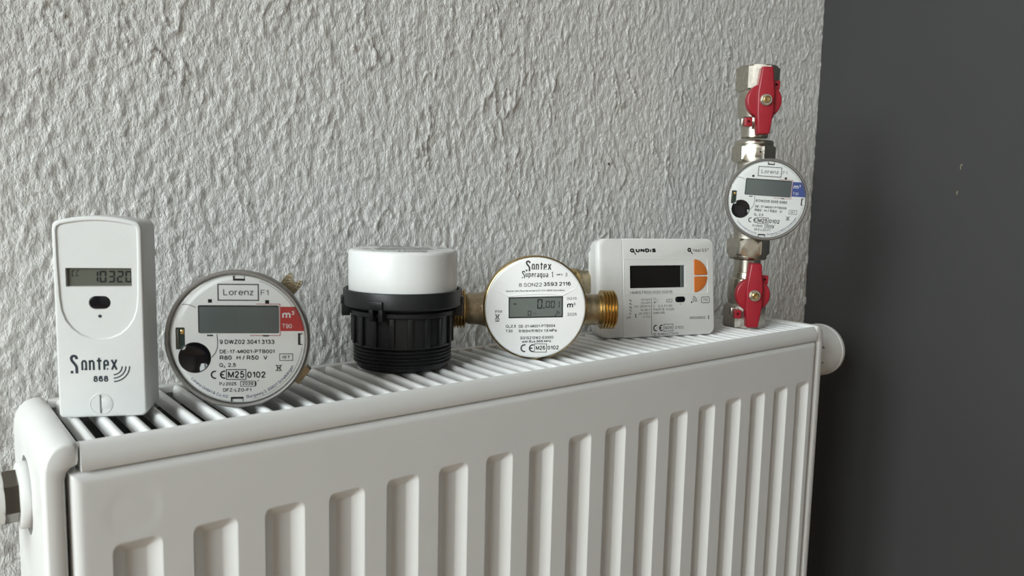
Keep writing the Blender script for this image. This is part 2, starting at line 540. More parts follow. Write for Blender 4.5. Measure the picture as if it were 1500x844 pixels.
class Print:
    """flat print on the local plane y = lift; one mesh for each ink"""

    def __init__(s, y=-0.06, roll=0.0):
        s.y, s.roll, s.mb = y, math.radians(roll), {}

    def _add(s, ink, V, F):
        s.mb.setdefault(ink, MB()).add([(p[0], s.y, p[1]) for p in V], F)

    def text(s, t, x, y, w, h, ink='ink_black', wt='b', rot=None):
        V, F, adv = layout(t, wt)
        x0, x1 = min(p[0] for p in V), max(p[0] for p in V)
        sx, sy = w / (x1 - x0), h
        cx, cy = x + w / 2, y
        r = s.roll if rot is None else rot
        ca, sa = math.cos(r), math.sin(r)
        out = []
        for p in V:
            a, b = (p[0] - (x0 + x1) / 2) * sx, p[1] * sy
            out.append((cx + a * ca - b * sa, cy + a * sa + b * ca))
        s._add(ink, out, F)

    def arc_text(s, t, r, a0, a1, h, ink, wt='b'):
        """along the lower rim, glyph tops towards the centre, angles in degrees"""
        _, _, adv = layout(t, wt)
        k = math.radians(a1 - a0) * r / adv
        x = 0.0
        for ch in t:
            aw = advance(ch, wt)
            if ch != ' ':
                v, f, _ = layout(ch, wt)
                a = math.radians(a0) + (x + aw / 2) * k / r
                px, pz = r * math.cos(a), r * math.sin(a)
                tx, tz = -math.sin(a), math.cos(a)
                nx, nz = -math.cos(a), -math.sin(a)
                s._add(ink, [(px + tx * (p[0] - aw / 2) * k + nx * p[1] * h, pz + tz * (p[0] - aw / 2) * k + nz * p[1] * h) for p in v], f)
            x += aw

    def poly(s, pts, ink='ink_black'):
        polys = [[Vector((p[0], p[1], 0)) for p in pts]]
        s._add(ink, pts, [tuple(t) for t in tessellate_polygon(polys)])

    def rect(s, x0, x1, z0, z1, ink='ink_black'):
        s.poly([(x0, z0), (x1, z0), (x1, z1), (x0, z1)], ink)

    def ribbon(s, pts, w, ink='ink_black', closed=False):
        n = len(pts)
        L, R = [], []
        for i in range(n):
            p0 = pts[i - 1] if (i > 0 or closed) else None
            p2 = pts[(i + 1) % n] if (i < n - 1 or closed) else None
            p1 = pts[i]
            d1 = Vector((p1[0] - p0[0], p1[1] - p0[1])).normalized() if p0 else None
            d2 = Vector((p2[0] - p1[0], p2[1] - p1[1])).normalized() if p2 else None
            d1 = d1 or d2
            d2 = d2 or d1
            m = Vector((-d1.y - d2.y, d1.x + d2.x))
            k = max(0.5, 1 + d1.dot(d2))
            m = m / k * w / 2
            L.append((p1[0] + m.x, p1[1] + m.y))
            R.append((p1[0] - m.x, p1[1] - m.y))
        V = L + R
        F = [(i, (i + 1) % n, n + (i + 1) % n, n + i) for i in range(n if closed else n - 1)]
        s._add(ink, V, F)

    def box(s, x0, x1, z0, z1, w, ink='ink_black'):
        s.ribbon([(x0, z0), (x1, z0), (x1, z1), (x0, z1)], w, ink, True)

    def rbox(s, x0, x1, z0, z1, r, w, ink='ink_black'):
        s.ribbon(rrect(x0, x1, z0, z1, r, 3), w, ink, True)

    def arc(s, cx, cz, r, a0, a1, w, ink='ink_black', n=12):
        s.ribbon([(cx + r * math.cos(math.radians(a0 + (a1 - a0) * i / n)), cz + r * math.sin(math.radians(a0 + (a1 - a0) * i / n))) for i in range(n + 1)], w, ink)

    def dot(s, cx, cz, r, ink='ink_black', n=16):
        s.poly(circle(cx, cz, r, n), ink)

    def ce(s, x, z, h, ink='ink_black'):
        """CE mark, x = left edge of the C, z = centre line"""
        r = h / 2
        w = h * 0.17
        s.arc(x + r, z, r - w / 2, 75, 285, w, ink)
        s.arc(x + r * 3.05, z, r - w / 2, 75, 285, w, ink)
        s.ribbon([(x + r * 2.15, z), (x + r * 2.95, z)], w, ink)

    def bin(s, x, z, w, h, ink='ink_black', bar=True):
        t = w * 0.11
        z0 = z + (h * 0.24 if bar else 0)
        s.ribbon([(x, z + h), (x + w, z0)], t, ink)
        s.ribbon([(x + w, z + h), (x, z0)], t, ink)
        s.ribbon([(x + w * .22, z + h * .88), (x + w * .32, z0 + h * .06), (x + w * .68, z0 + h * .06), (x + w * .78, z + h * .88)], t, ink, True)
        if bar:
            s.rect(x + w * .08, x + w * .92, z, z + h * .13, ink)

    def seg7(s, t, x, z, w, h, gap, ink='lcd_digit', slant=0.06, th=0.16):
        SEG = {'0': 'abcdef', '1': 'bc', '2': 'abged', '3': 'abgcd', '4': 'fgbc', '5': 'afgcd', '6': 'afgedc', '7': 'abc', '8': 'abcdefg', '9': 'abcdfg', 'C': 'afed', '-': 'g', 'o': 'gcde'}
        th = w * th * 1.25
        for ch in t:
            if ch == ' ':
                x += w + gap
                continue
            g = th * 0.18
            m = h / 2
            D = {
                'a': [(g, h), (w - g, h), (w - th, h - th), (th, h - th)],
                'd': [(g, 0), (th, th), (w - th, th), (w - g, 0)],
                'g': [(th * .6, m), (th, m + th / 2), (w - th, m + th / 2), (w - th * .6, m), (w - th, m - th / 2), (th, m - th / 2)],
                'f': [(0, h - g), (th, h - th), (th, m + th / 2), (0, m + g)],
                'e': [(0, m - g), (th, m - th / 2), (th, th), (0, g)],
                'b': [(w, h - g), (w, m + g), (w - th, m + th / 2), (w - th, h - th)],
                'c': [(w, m - g), (w, g), (w - th, th), (w - th, m - th / 2)],
            }
            for k in SEG[ch]:
                s.poly([(x + p[0] + p[1] * slant, z + p[1]) for p in D[k]], ink)
            x += w + gap

    def logo(s, word, x, z, k, ink, kx=None):
        """narrow display letters: x-height 4.7, capital S about 8 high, scaled by k"""
        kx = kx or k
        t = 0.86
        G = {
            'S': (3.4, 4.1, 1.2, [[(2.75, 5.2), (2.75, 6.0), (2.35, 6.55), (1.7, 6.75), (1.0, 6.55), (.6, 6.0), (.6, 5.2), (.85, 4.5), (2.3, 2.4), (2.65, 1.6), (2.7, .9), (2.7, -1.4)], [(.1, -.75), (1.25, -.75)]]),
            'o': (2.9, 0, t, [[(.45, 0), (.45, 3.6), (.85, 4.3), (1.5, 4.35), (1.95, 3.6), (1.95, .45), (1.2, .45)]]),
            'n': (3.1, 0, t, [[(.45, 0), (.45, 4.6)], [(.45, 3.5), (.9, 4.25), (1.5, 4.3), (1.95, 3.6), (1.95, 0)]]),
            't': (2.45, 0, t, [[(1.0, 0), (1.0, 5.7)], [(.1, 4.3), (1.95, 4.3)]]),
            'e': (3.1, 0, t, [[(2.0, .45), (1.5, .45)], [(.5, 0), (.5, 3.6), (.9, 4.3), (1.5, 4.3), (1.95, 3.6), (1.95, 2.3), (.6, 2.1)]]),
            'x': (2.6, 0, t, [[(.3, 0), (2.2, 4.7)], [(.3, 4.7), (2.2, 0)]]),
            'u': (3.0, 0, t, [[(.45, 4.6), (.45, 1.0), (.9, .4), (1.5, .4), (1.95, 1.0), (1.95, 4.6)]]),
            'p': (3.0, 0, t, [[(.45, -1.5), (.45, 4.3), (1.5, 4.3), (1.95, 3.7), (1.95, 1.0), (1.5, .4), (.6, .4)]]),
            'q': (3.0, 0, t, [[(1.95, -1.5), (1.95, 4.3), (.9, 4.3), (.45, 3.7), (.45, 1.0), (.9, .4), (1.8, .4)]]),
            'r': (2.3, 0, t, [[(.45, 0), (.45, 4.6)], [(.45, 3.5), (.9, 4.2), (1.7, 4.25)]]),
            'a': (3.0, 0, t, [[(.6, 4.2), (1.5, 4.3), (1.95, 3.6), (1.95, 0)], [(1.95, 2.4), (.9, 2.3), (.45, 1.6), (.6, .6), (1.8, .4)]]),
            '1': (2.2, 0, t, [[(.3, 4.7), (1.2, 5.8), (1.2, 0)]]),
            ' ': (1.6, 0, t, []),
        }
        for ch in word:
            adv, _, tt, strokes = G[ch]
            for st in strokes:
                s.ribbon([(x + p[0] * kx, z + p[1] * k) for p in st], tt * (k + kx) / 2, ink)
            x += adv * kx
        return x

    def build(s, parent, name='printed_lettering'):
        out = []
        for ink, mb in s.mb.items():
            out.append(tag(mb.build(name, ink, parent, smooth=False, weld=False), kind='stuff'))
        return out


# ------------------------------------------------------------------ the room
def field(nx, nz, dx, dz, sx, sz, rng):
    """smooth random field with feature sizes sx, sz (mm)"""
    w = rng.standard_normal((nz, nx))
    kx = np.fft.fftfreq(nx, dx)[None, :]
    kz = np.fft.fftfreq(nz, dz)[:, None]
    g = np.exp(-2 * PI ** 2 * ((kx * sx) ** 2 + (kz * sz) ** 2))
    f = np.real(np.fft.ifft2(np.fft.fft2(w) * g))
    return f / f.std()


WALL_Y = 130.0
WALL_X = 786.0


def make_wall():
    dx, dz = 1.0, 1.25
    x0, x1, z0, z1 = -40.0, WALL_X, -130.0, 420.0
    nx, nz = int((x1 - x0) / dx) + 1, int((z1 - z0) / dz) + 1
    xs = np.linspace(x0, x1, nx)
    zs = np.linspace(z0, z1, nz)
    rng = np.random.default_rng(11)
    rows = np.arange(nz)[:, None]
    # trowel strokes wander: the stroke fields are shifted sideways by slow fields
    sh = field(nx, nz, dx, dz, 26, 16, rng) * 6.0 + field(nx, nz, dx, dz, 7, 9, rng) * 2.0
    ii = np.clip((np.arange(nx)[None, :] + sh).astype(int), 0, nx - 1)
    a = field(nx, nz, dx, dz, 3.4, 11.0, rng)[rows, ii]
    a2 = field(nx, nz, dx, dz, 2.2, 6.0, rng)[rows, ii]
    b = field(nx, nz, dx, dz, 1.8, 5.0, rng)[rows, ii]
    c = field(nx, nz, dx, dz, 0.9, 1.4, rng)
    c2 = field(nx, nz, dx, dz, 1.5, 2.4, rng)
    d = field(nx, nz, dx, dz, 10, 14, rng)
    d2 = field(nx, nz, dx, dz, 7, 12, rng)
    ridge = np.maximum(0, 1 - np.abs(a) / 0.17) * np.clip(0.12 + 0.7 * d, 0, 1.4)
    ridge2 = np.maximum(0, 1 - np.abs(a2) / 0.26) * np.clip(0.2 + 0.6 * d2, 0, 1.2)
    h = 1.0 * ridge + 0.50 * ridge2 + 0.09 * b + 0.19 * c + 0.10 * c2
    X = np.concatenate([[-2600.0, -500.0], xs])
    Z = np.concatenate([[-750.0, -400.0], zs, [800.0, 1750.0]])
    H = np.zeros((len(Z), len(X)))
    H[2:2 + nz, 2:] = h
    XX, ZZ = np.meshgrid(X, Z)
    V = np.stack([XX, WALL_Y - H, ZZ], -1).reshape(-1, 3) * MM
    n0, n1 = len(Z), len(X)
    idx = np.arange(n0 * n1).reshape(n0, n1)
    Q = np.stack([idx[:-1, :-1], idx[:-1, 1:], idx[1:, 1:], idx[1:, :-1]], -1).reshape(-1, 4)
    me = bpy.data.meshes.new('wall_back')
    me.vertices.add(len(V))
    me.vertices.foreach_set('co', V.ravel())
    me.loops.add(Q.size)
    me.loops.foreach_set('vertex_index', Q.ravel().astype(np.int32))
    me.polygons.add(len(Q))
    me.polygons.foreach_set('loop_start', np.arange(0, Q.size, 4, dtype=np.int32))
    me.update(calc_edges=True)
    me.validate()
    me.shade_smooth()
    me.materials.append(MATS['plaster'])
    o = bpy.data.objects.new('wall_back', me)
    COL.objects.link(o)
    tag(o, 'rough white plastered wall behind the radiator', 'wall', kind='structure')
    return o


wall_back = make_wall()
MB().lathe([(0.9, 0.0), (1.1, -0.5), (0.5, -0.9), (0.1, -0.3)], 12, 'Y', (450.2, WALL_Y - 0.2, 138.1)).build('plug_hole', 'hole_dark', wall_back)

b = MB().box(WALL_X, WALL_X + 60, -2500, WALL_Y + 80, -750, 1750)
wall_right = tag(b.build('wall_right', 'dark_wall', smooth=False), 'smooth dark grey wall to the right of the radiator', 'wall', kind='structure')
for yy, zz, pts in ((-27.4, 147.2, [(-1.2, 1.6), (0.2, 2.0), (0.9, 0.8), (0.6, -1.6), (0.0, -1.2), (0.2, 0.8), (-0.6, 1.0)]),
                    (-25.7, 121.7, [(-0.6, 1.2), (0.3, 1.5), (0.7, 0.2), (0.2, -1.4), (-0.3, -0.4)])):
    MB().prism([(yy + p[0] * 1.2, zz + p[1] * 1.6) for p in pts], WALL_X - 0.12, WALL_X + 0.2, 'X').build('scuff_mark', 'scuff', wall_right, smooth=False)
mat('room_paint', (0.38, 0.345, 0.315), 0.8, spec=0.2, var=0.02, vscale=8)
RX0, RY0, RZ0, RZ1 = -2600.0, -2500.0, -750.0, 1750.0
tag(MB().box(RX0 - 60, WALL_X + 60, RY0 - 60, WALL_Y + 80, RZ0 - 20, RZ0).build('floor', 'floor_wood', smooth=False), 'wooden floor below the radiator', 'floor', kind='structure')
tag(MB().box(RX0 - 60, WALL_X + 60, RY0 - 60, WALL_Y + 80, RZ1, RZ1 + 20).build('ceiling', 'room_paint', smooth=False), 'white ceiling of the room', 'ceiling', kind='structure')
tag(MB().box(RX0 - 60, WALL_X + 60, RY0 - 60, RY0, RZ0, RZ1).build('wall_front', 'room_paint', smooth=False), 'plain wall behind the photographer', 'wall', kind='structure')
# left-hand wall with the window opening
WY0, WY1, WZ0, WZ1 = -1530.0, 30.0, 230.0, 1670.0
m = MB().box(RX0 - 60, RX0, RY0, WY0, RZ0, RZ1).box(RX0 - 60, RX0, WY1, WALL_Y + 80, RZ0, RZ1)
m.box(RX0 - 60, RX0, WY0, WY1, RZ0, WZ0).box(RX0 - 60, RX0, WY0, WY1, WZ1, RZ1)
tag(m.build('wall_left', 'room_paint', smooth=False), 'plain wall with the window that lights the radiator', 'wall', kind='structure')
w = tag(MB().box(RX0 - 50, RX0 + 45, WY0, WY0 + 40, WZ0, WZ1).box(RX0 - 50, RX0 + 45, WY1 - 40, WY1, WZ0, WZ1).box(RX0 - 50, RX0 + 45, WY0, WY1, WZ0, WZ0 + 40).box(RX0 - 50, RX0 + 45, WY0, WY1, WZ1 - 40, WZ1).build('window_1', 'white_plastic', smooth=False), 'white window frame in the left-hand wall', 'window', kind='structure')
MB().box(RX0 + 35, RX0 + 75, (WY0 + WY1) / 2 - 60, (WY0 + WY1) / 2 + 60, WZ0, WZ1, 4).build('window_mullion', 'white_plastic', w)


# ------------------------------------------------------------------ radiator (X 0..600, top at Z = 0)
def smooth(t):
    t = min(1.0, max(0.0, t))
    return t * t * (3 - 2 * t)


def make_radiator():
    root = bpy.data.objects.new('radiator', None)
    COL.objects.link(root)
    tag(root, 'white ribbed panel radiator with slotted top grille fixed to the plastered wall', 'radiator')
    PX0, PX1, PZ1, PZ0 = 8.4, 586.2, -12.9, -588.0
    W, D, S = 20.0, 4.3, 5.6
    ZT, ZB = -46.9, -552.0

    def depth(x, z):
        d = 0.0
        k = round(x / 33.333)
        if 1 <= k <= 17:
            qx = W / 2 - abs(x - k * 33.333)
            qz = min(ZT - z, z - ZB)
            r = 4.0
            if qx < r and qz < r:
                di = r - math.hypot(r - qx, r - qz)
            else:
                di = min(qx, qz)
            if di > 0:
                t = di / S
                d = D * (smooth(t) * 0.10 + min(1, t) * 0.90)
        e = min(x - PX0, PX1 - x, PZ1 - z, z - PZ0)
        R = 4.5
        if e < R:
            d += R - math.sqrt(max(0, R * R - (R - e) ** 2))
        # shallow round dimple of a welding point above the first channel
        for cx in (32.0,):
            rr = math.hypot(x - cx, z + 33.5)
            d += 0.14 * smooth((12.5 - rr) / 4.0)
        return d

    xs = [PX0, PX0 + .3, PX0 + .8, PX0 + 1.5, PX0 + 2.5, PX0 + 3.5, PX0 + 4.5]
    inner = {PX0 + 6, PX0 + 8}
    for k in range(1, 18):
        for o in (-16.67, -13.5, -11.5, -10.5, -10.1, -9.7, -9.2, -8.2, -7.2, -6.2, -5.3, -4.6, -4.2, -3.7, -2, 0, 2, 3.7, 4.2, 4.6, 5.3, 6.2, 7.2, 8.2, 9.2, 9.7, 10.1, 10.5, 11.5, 13.5):
            if PX0 + 8.5 < k * 33.333 + o < PX1 - 5:
                inner.add(k * 33.333 + o)
    xs += sorted(inner)
    xs += [PX1 - 4.5, PX1 - 3.5, PX1 - 2.5, PX1 - 1.5, PX1 - .8, PX1 - .3, PX1]
    zs = [PZ1, PZ1 - .3, PZ1 - .8, PZ1 - 1.5, PZ1 - 2.5, PZ1 - 3.5, PZ1 - 4.5]
    z = PZ1 - 6
    while z > -44:
        zs.append(z)
        z -= 2.5
    z = -45.5
    while z > -62:
        zs.append(z)
        z -= 0.6
    while z > -540:
        zs.append(z)
        z -= 22
    z = -543.0
    while z > PZ0 + 5:
        zs.append(z)
        z -= 2
    zs += [PZ0 + 4.5, PZ0 + 3, PZ0 + 1.5, PZ0 + .5, PZ0]
    nx, nz = len(xs), len(zs)
    V = [(x, depth(x, z), z) for z in zs for x in xs]
    F = [(j * nx + i, j * nx + i + 1, (j + 1) * nx + i + 1, (j + 1) * nx + i) for j in range(nz - 1) for i in range(nx - 1)]
    m = MB().add(V, F)
    border = [(i, 0) for i in range(nx)] + [(nx - 1, j) for j in range(1, nz)] + [(i, nz - 1) for i in range(nx - 2, -1, -1)] + [(0, j) for j in range(nz - 2, 0, -1)]
    L0 = [V[j * nx + i] for i, j in border]
    m.loft([L0, [(p[0], 15.0, p[2]) for p in L0]], False, True)
    m.build('front_panel', 'radiator_paint', root, angle=60)
    MB().box(9, 591, 80, 88, -585, -12, 1.0).build('back_panel', 'radiator_inner_shade', root)  # dark colour deepens the shade seen through the grille

    # end panels: bent sheet with rolled top edge and hooked lip
    prof = [(-1.4, -588), (7.2, -588), (7.2, -15), (8.0, -12.2), (9.6, -10.6), (12.0, -9.6), (12.5, -7.5), (12.5, -1.2), (11.7, 0.2), (9.5, 0.9), (6.5, 0.8), (3.6, -0.4),
            (1.2, -2.8), (-0.4, -6.0), (-1.2, -10.0), (-1.4, -15)]
    for side in (0, 1):
        loops = []
        for y, ins in ((90.0, 0.0), (6.0, 0.0), (4.2, 0.25), (2.8, 0.9), (2.0, 1.9), (1.7, 3.0)):
            q = offset_poly(prof, ins * 0.6)
            if side:
                q = [(598.6 - p[0], p[1]) for p in q]
            loops.append([(p[0], y, p[1]) for p in q])
        m = MB().loft(loops)
        o = m.build('end_panel', 'radiator_paint', root, angle=50)
        # opening for the pipe connection
        cx = -3.0 if not side else 601.6
        cut = MB().prism(rrect(34.5, 66, -52, -17, 13, 6), cx - 12, cx + 12, 'X').build('cutter', 'radiator_inner_shade')
        md = o.modifiers.new('opening', 'BOOLEAN')
        md.operation = 'DIFFERENCE'
        md.object = cut
        md.solver = 'EXACT'
        bpy.context.view_layer.update()
        me = bpy.data.meshes.new_from_object(o.evaluated_get(bpy.context.evaluated_depsgraph_get()))
        o.modifiers.clear()
        me.name = 'end_panel'
        o.data = me
        me.shade_smooth()
        me.set_sharp_from_angle(angle=math.radians(50))
        bpy.data.objects.remove(cut)

    # top grille: front and back lip, slats
    q = [(15, -12.3), (0.6, -12.3), (0.1, -11.6), (0.9, -6.0), (1.6, -3.4), (2.3, -1.7), (3.2, -0.6), (4.4, -0.1), (5.2, -0.6), (5.2, -3.0), (15, -3.0)]
    g = MB().prism(q, 12.8, 585.8, 'X').build('top_grille', 'radiator_paint', root, angle=50)
    q = [(83.8, -4), (83.8, -1.0), (84.4, -0.2), (85.4, 0.0), (88.0, 0.0), (89.0, -0.4), (89.5, -1.5), (89.5, -30), (88, -30), (88, -4)]
    MB().prism(q, 12.8, 585.8, 'X').build('grille_back_rail', 'radiator_paint', g, angle=50)
    # one slat: rounded bar, bent down at both ends
    sh = 6.5
    sec = [(-2.45, -sh), (-2.35, -3.6), (-2.15, -1.9), (-1.8, -1.1), (-1.3, -.55), (-.6, -.32), (.1, -.3), (.8, -.5), (1.35, -1.0), (1.6, -1.8), (1.65, -sh)]
    slat = MB().prism(sec, 4.8, 84.2, 'Y')
    first = None
    for j in range(52):
        x = 18.5 + 11.111 * j
        if x > 584:
            break
        if first is None:
            first = slat.build('grille_slat', 'grille_paint', g, angle=50)
            o = first
        else:
            o = first.copy()
            COL.objects.link(o)
            o.parent = g
        o.location = (x * MM, 0, 0)
    # convector fins, coloured dark so the gaps between the slats read as shade
    pts = []
    n = 104
    for i in range(n + 1):
        pts.append((12 + i * 5.5, 17 if i % 2 else 78))
    poly = pts + [(p[0], p[1] + 0.8) for p in reversed(pts)]
    V = [(p[0], p[1], z) for z in (-560, -24) for p in pts]
    F = [(i, i + 1, n + 1 + i + 1, n + 1 + i) for i in range(n)]
    MB().add(V, F).build('convector_fin', 'radiator_inner_shade', root, smooth=False)
    return root


radiator = make_radiator()


# ------------------------------------------------------------------ pipe fittings of the radiator
def at(name, x, y, z):
    o = bpy.data.objects.new(name, None)
    COL.objects.link(o)
    o.location = (x * MM, y * MM, z * MM)
    return o


t = at('thermostat_head', 600, 48, -37)
tag(t, 'white cylindrical thermostat head on the right end of the radiator', 'thermostat')
MB().lathe([(14, -4), (19, 0), (23.5, 4), (24.6, 10), (25.4, 40), (25.5, 74), (25.5, 74.4), (25.0, 74.6)], 64, 'X', (0, 0, 0)).build('dial', 'dial_plastic', t)
MB().lathe([(25.0, 74.6), (25.7, 75.0), (25.8, 77), (25.2, 80.5), (23.6, 83.4), (20.5, 85.3), (15, 86.2), (6, 86.5)], 64, 'X', (0, 0, 0)).build('end_cap', 'dial_plastic', t)
MB().lathe([(11, -14), (11, -3)], 24, 'X', (0, 0, 0)).build('valve_neck', 'chrome', t)


def curved_mark(parent, s, x, ang, h, w):
    """dial figure wrapped on the round head, ang from -Y towards +Z"""
    V, F, adv = layout(s, 'b')
    x0, x1 = min(p[0] for p in V), max(p[0] for p in V)
    out = []
    R = 25.55
    for p in V:
        # figures are read along the circumference
        a = math.radians(ang) - (p[0] - x0) / (x1 - x0) * w / R
        out.append((x + p[1] * h, -R * math.cos(a), R * math.sin(a)))
    return MB().add(out, F).build('dial_figure', 'ink_black', parent, smooth=False, weld=False)


curved_mark(t, '2', 39.0, 25, 4.2, 2.9)
curved_mark(t, '1', 37.0, -9, 4.2, 1.6)

t = at('pipe_connection', -1.5, 50, -34)
tag(t, 'nickel pipe union with white ring on the left end of the radiator', 'pipe fitting')
MB().lathe([(10, 5), (14.2, 4), (15.2, 2.0), (15.2, -2.6), (14.6, -3.6), (12, -3.8), (8, -3.8)], 48, 'X').build('collar_ring', 'white_plastic', t)
MB().prism([(11.8 * math.cos(PI / 3 * i + .35), 11.8 * math.sin(PI / 3 * i + .35)) for i in range(6)], -9.2, -3.6, 'X').build('union_nut', 'chrome', t)
MB().lathe([(9, -9.0), (11.0, -9.4), (11.4, -10.5), (11.4, -40), (10.6, -44), (6, -46)], 48, 'X').build('end_cap', 'off_white_plastic', t)


# ------------------------------------------------------------------ heat cost allocator
def make_allocator():
    t = frame('heat_cost_allocator', (12.1, 46.2, 0), 27.1)
    tag(t, 'tall narrow white heat cost allocator reading 10320 at the left end of the radiator', 'meter')
    out = []
    for i in range(7):   # bottom corners, sides, domed top
        a = math.radians(180 + 90 * i / 6)
        out.append((2.4 + 2.4 * math.cos(a), 2.4 + 2.4 * math.sin(a)))
    for i in range(7):
        a = math.radians(270 + 90 * i / 6)
        out.append((34.9 + 2.4 * math.cos(a), 2.4 + 2.4 * math.sin(a)))
    out += [(37.3, 60), (37.3, 86.8)]
    out += [(36.9, 88.6), (36.0, 90.0), (34.6, 90.7)]
    for i in range(1, 12):
        x = 34.6 - (34.6 - 2.6) * i / 12
        out.append((x, 90.7 + 2.1 * (1 - ((x - 18.6) / 16.0) ** 2)))
    out += [(2.6, 90.7), (1.2, 90.0), (0.3, 88.6), (0.0, 86.8), (0.0, 60)]
    sh = [(1.5, 86.2), (1.55, 72), (2.0, 56), (2.6, 50), (4.2, 45.2), (6.8, 41.4), (10.0, 38.6), (14.0, 36.8), (18.6, 36.2), (23.2, 36.8), (27.2, 38.6), (30.4, 41.4), (33.0, 45.2), (34.6, 50), (35.3, 56), (35.7, 72), (35.8, 86.2), (35.3, 88.0), (34.0, 89.1)]
    for i in range(1, 10):
        x = 34.0 - 30.6 * i / 10
        sh.append((x, 89.1 + 2.0 * (1 - ((x - 18.7) / 15.3) ** 2)))
    sh += [(3.4, 89.1), (2.0, 88.0)]
    cover = MB().slab(out, 0.0, 14.0, 1.0, 4, [(sh, 0.0, False)])
    # sloped step down to the recessed shield with its openings
    inner = offset_poly(sh, 0.7)
    DP = 0.75
    lcd = rrect(4.8, 32.4, 60.6, 69.2, 0.3, 2)
    btn = rrect(14.0, 23.2, 50.2, 56.4, 3.05, 6)
    cover.loft([[(p[0], 0.0, p[1]) for p in sh], [(p[0], DP, p[1]) for p in inner]], False, False)
    cover.fill(inner, [lcd, btn], DP)
    cover.loft([[(p[0], DP, p[1]) for p in lcd], [(p[0], DP + 1.6, p[1]) for p in offset_poly(lcd, .25)]], False, False)
    cover.loft([[(p[0], DP, p[1]) for p in btn], [(p[0], DP + 0.9, p[1]) for p in offset_poly(btn, .2)]], False, False)
    c = cover.build('front_cover', 'allocator_white', t, angle=35)
    back = offset_poly(out, 0.5)
    MB().slab([(p[0], p[1]) for p in back], 13.8, 26.0, 0.2, 1).build('back_housing', 'allocator_white', t)
    o = MB().box(4.6, 32.6, DP + 1.5, DP + 2.2, 60.4, 69.4).build('display', 'lcd_olive', t, smooth=False)
    p = Print(DP + 1.44)
    p.seg7('1', 15.0, 62.4, 2.9, 5.4, 0, slant=.04, th=.21)
    p.seg7('0320', 18.4, 62.4, 2.9, 5.4, 0.72, slant=.04, th=.21)
    p.seg7('CC', 6.9, 65.2, 1.3, 2.9, 0.45, 'lcd_digit', slant=.12, th=.2)
    p.build(o, 'display_digits')
    MB().slab(offset_poly(btn, 0.1), DP + 0.5, DP + 1.5, 0.5, 3).build('optical_window', 'black_gloss', t)
    MB().lathe([(0.75, DP + .2), (0.75, DP - .1), (0.4, DP - .25)], 16, 'Y', (18.5, 0, 47.1)).build('status_light', 'ink_slate', t)
    # sealing screw
    s = MB().lathe([(5.0, 0.4), (5.0, -.12), (4.7, -.28), (4.55, -.1)], 40, 'Y', (17.9, 0, 6.2)).build('sealing_plug', 'allocator_white', t)
    MB().box(17.3, 17.9, -0.35, 0.05, 1.9, 10.5).build('slot_rib', 'ink_grey', s)
    MB().box(17.9, 22.2, -0.2, 0.05, 4.0, 9.0, .1).build('plug_label', 'allocator_white', s)
    p = Print(-0.06)
    p.logo('S', 5.45, 22.2, 1.0, 'ink_slate')
    p.logo('ontex', 10.0, 22.2, 1.0, 'ink_slate', kx=1.09)
    p.text('868', 14.9, 16.6, 6.4, 2.9, 'ink_slate', 'k')
    for r in (3.9, 5.5, 7.1):
        p.arc(23.4, 23.7, r, -88, 0, .58, 'ink_slate')
    p.build(t)
    return t


make_allocator()


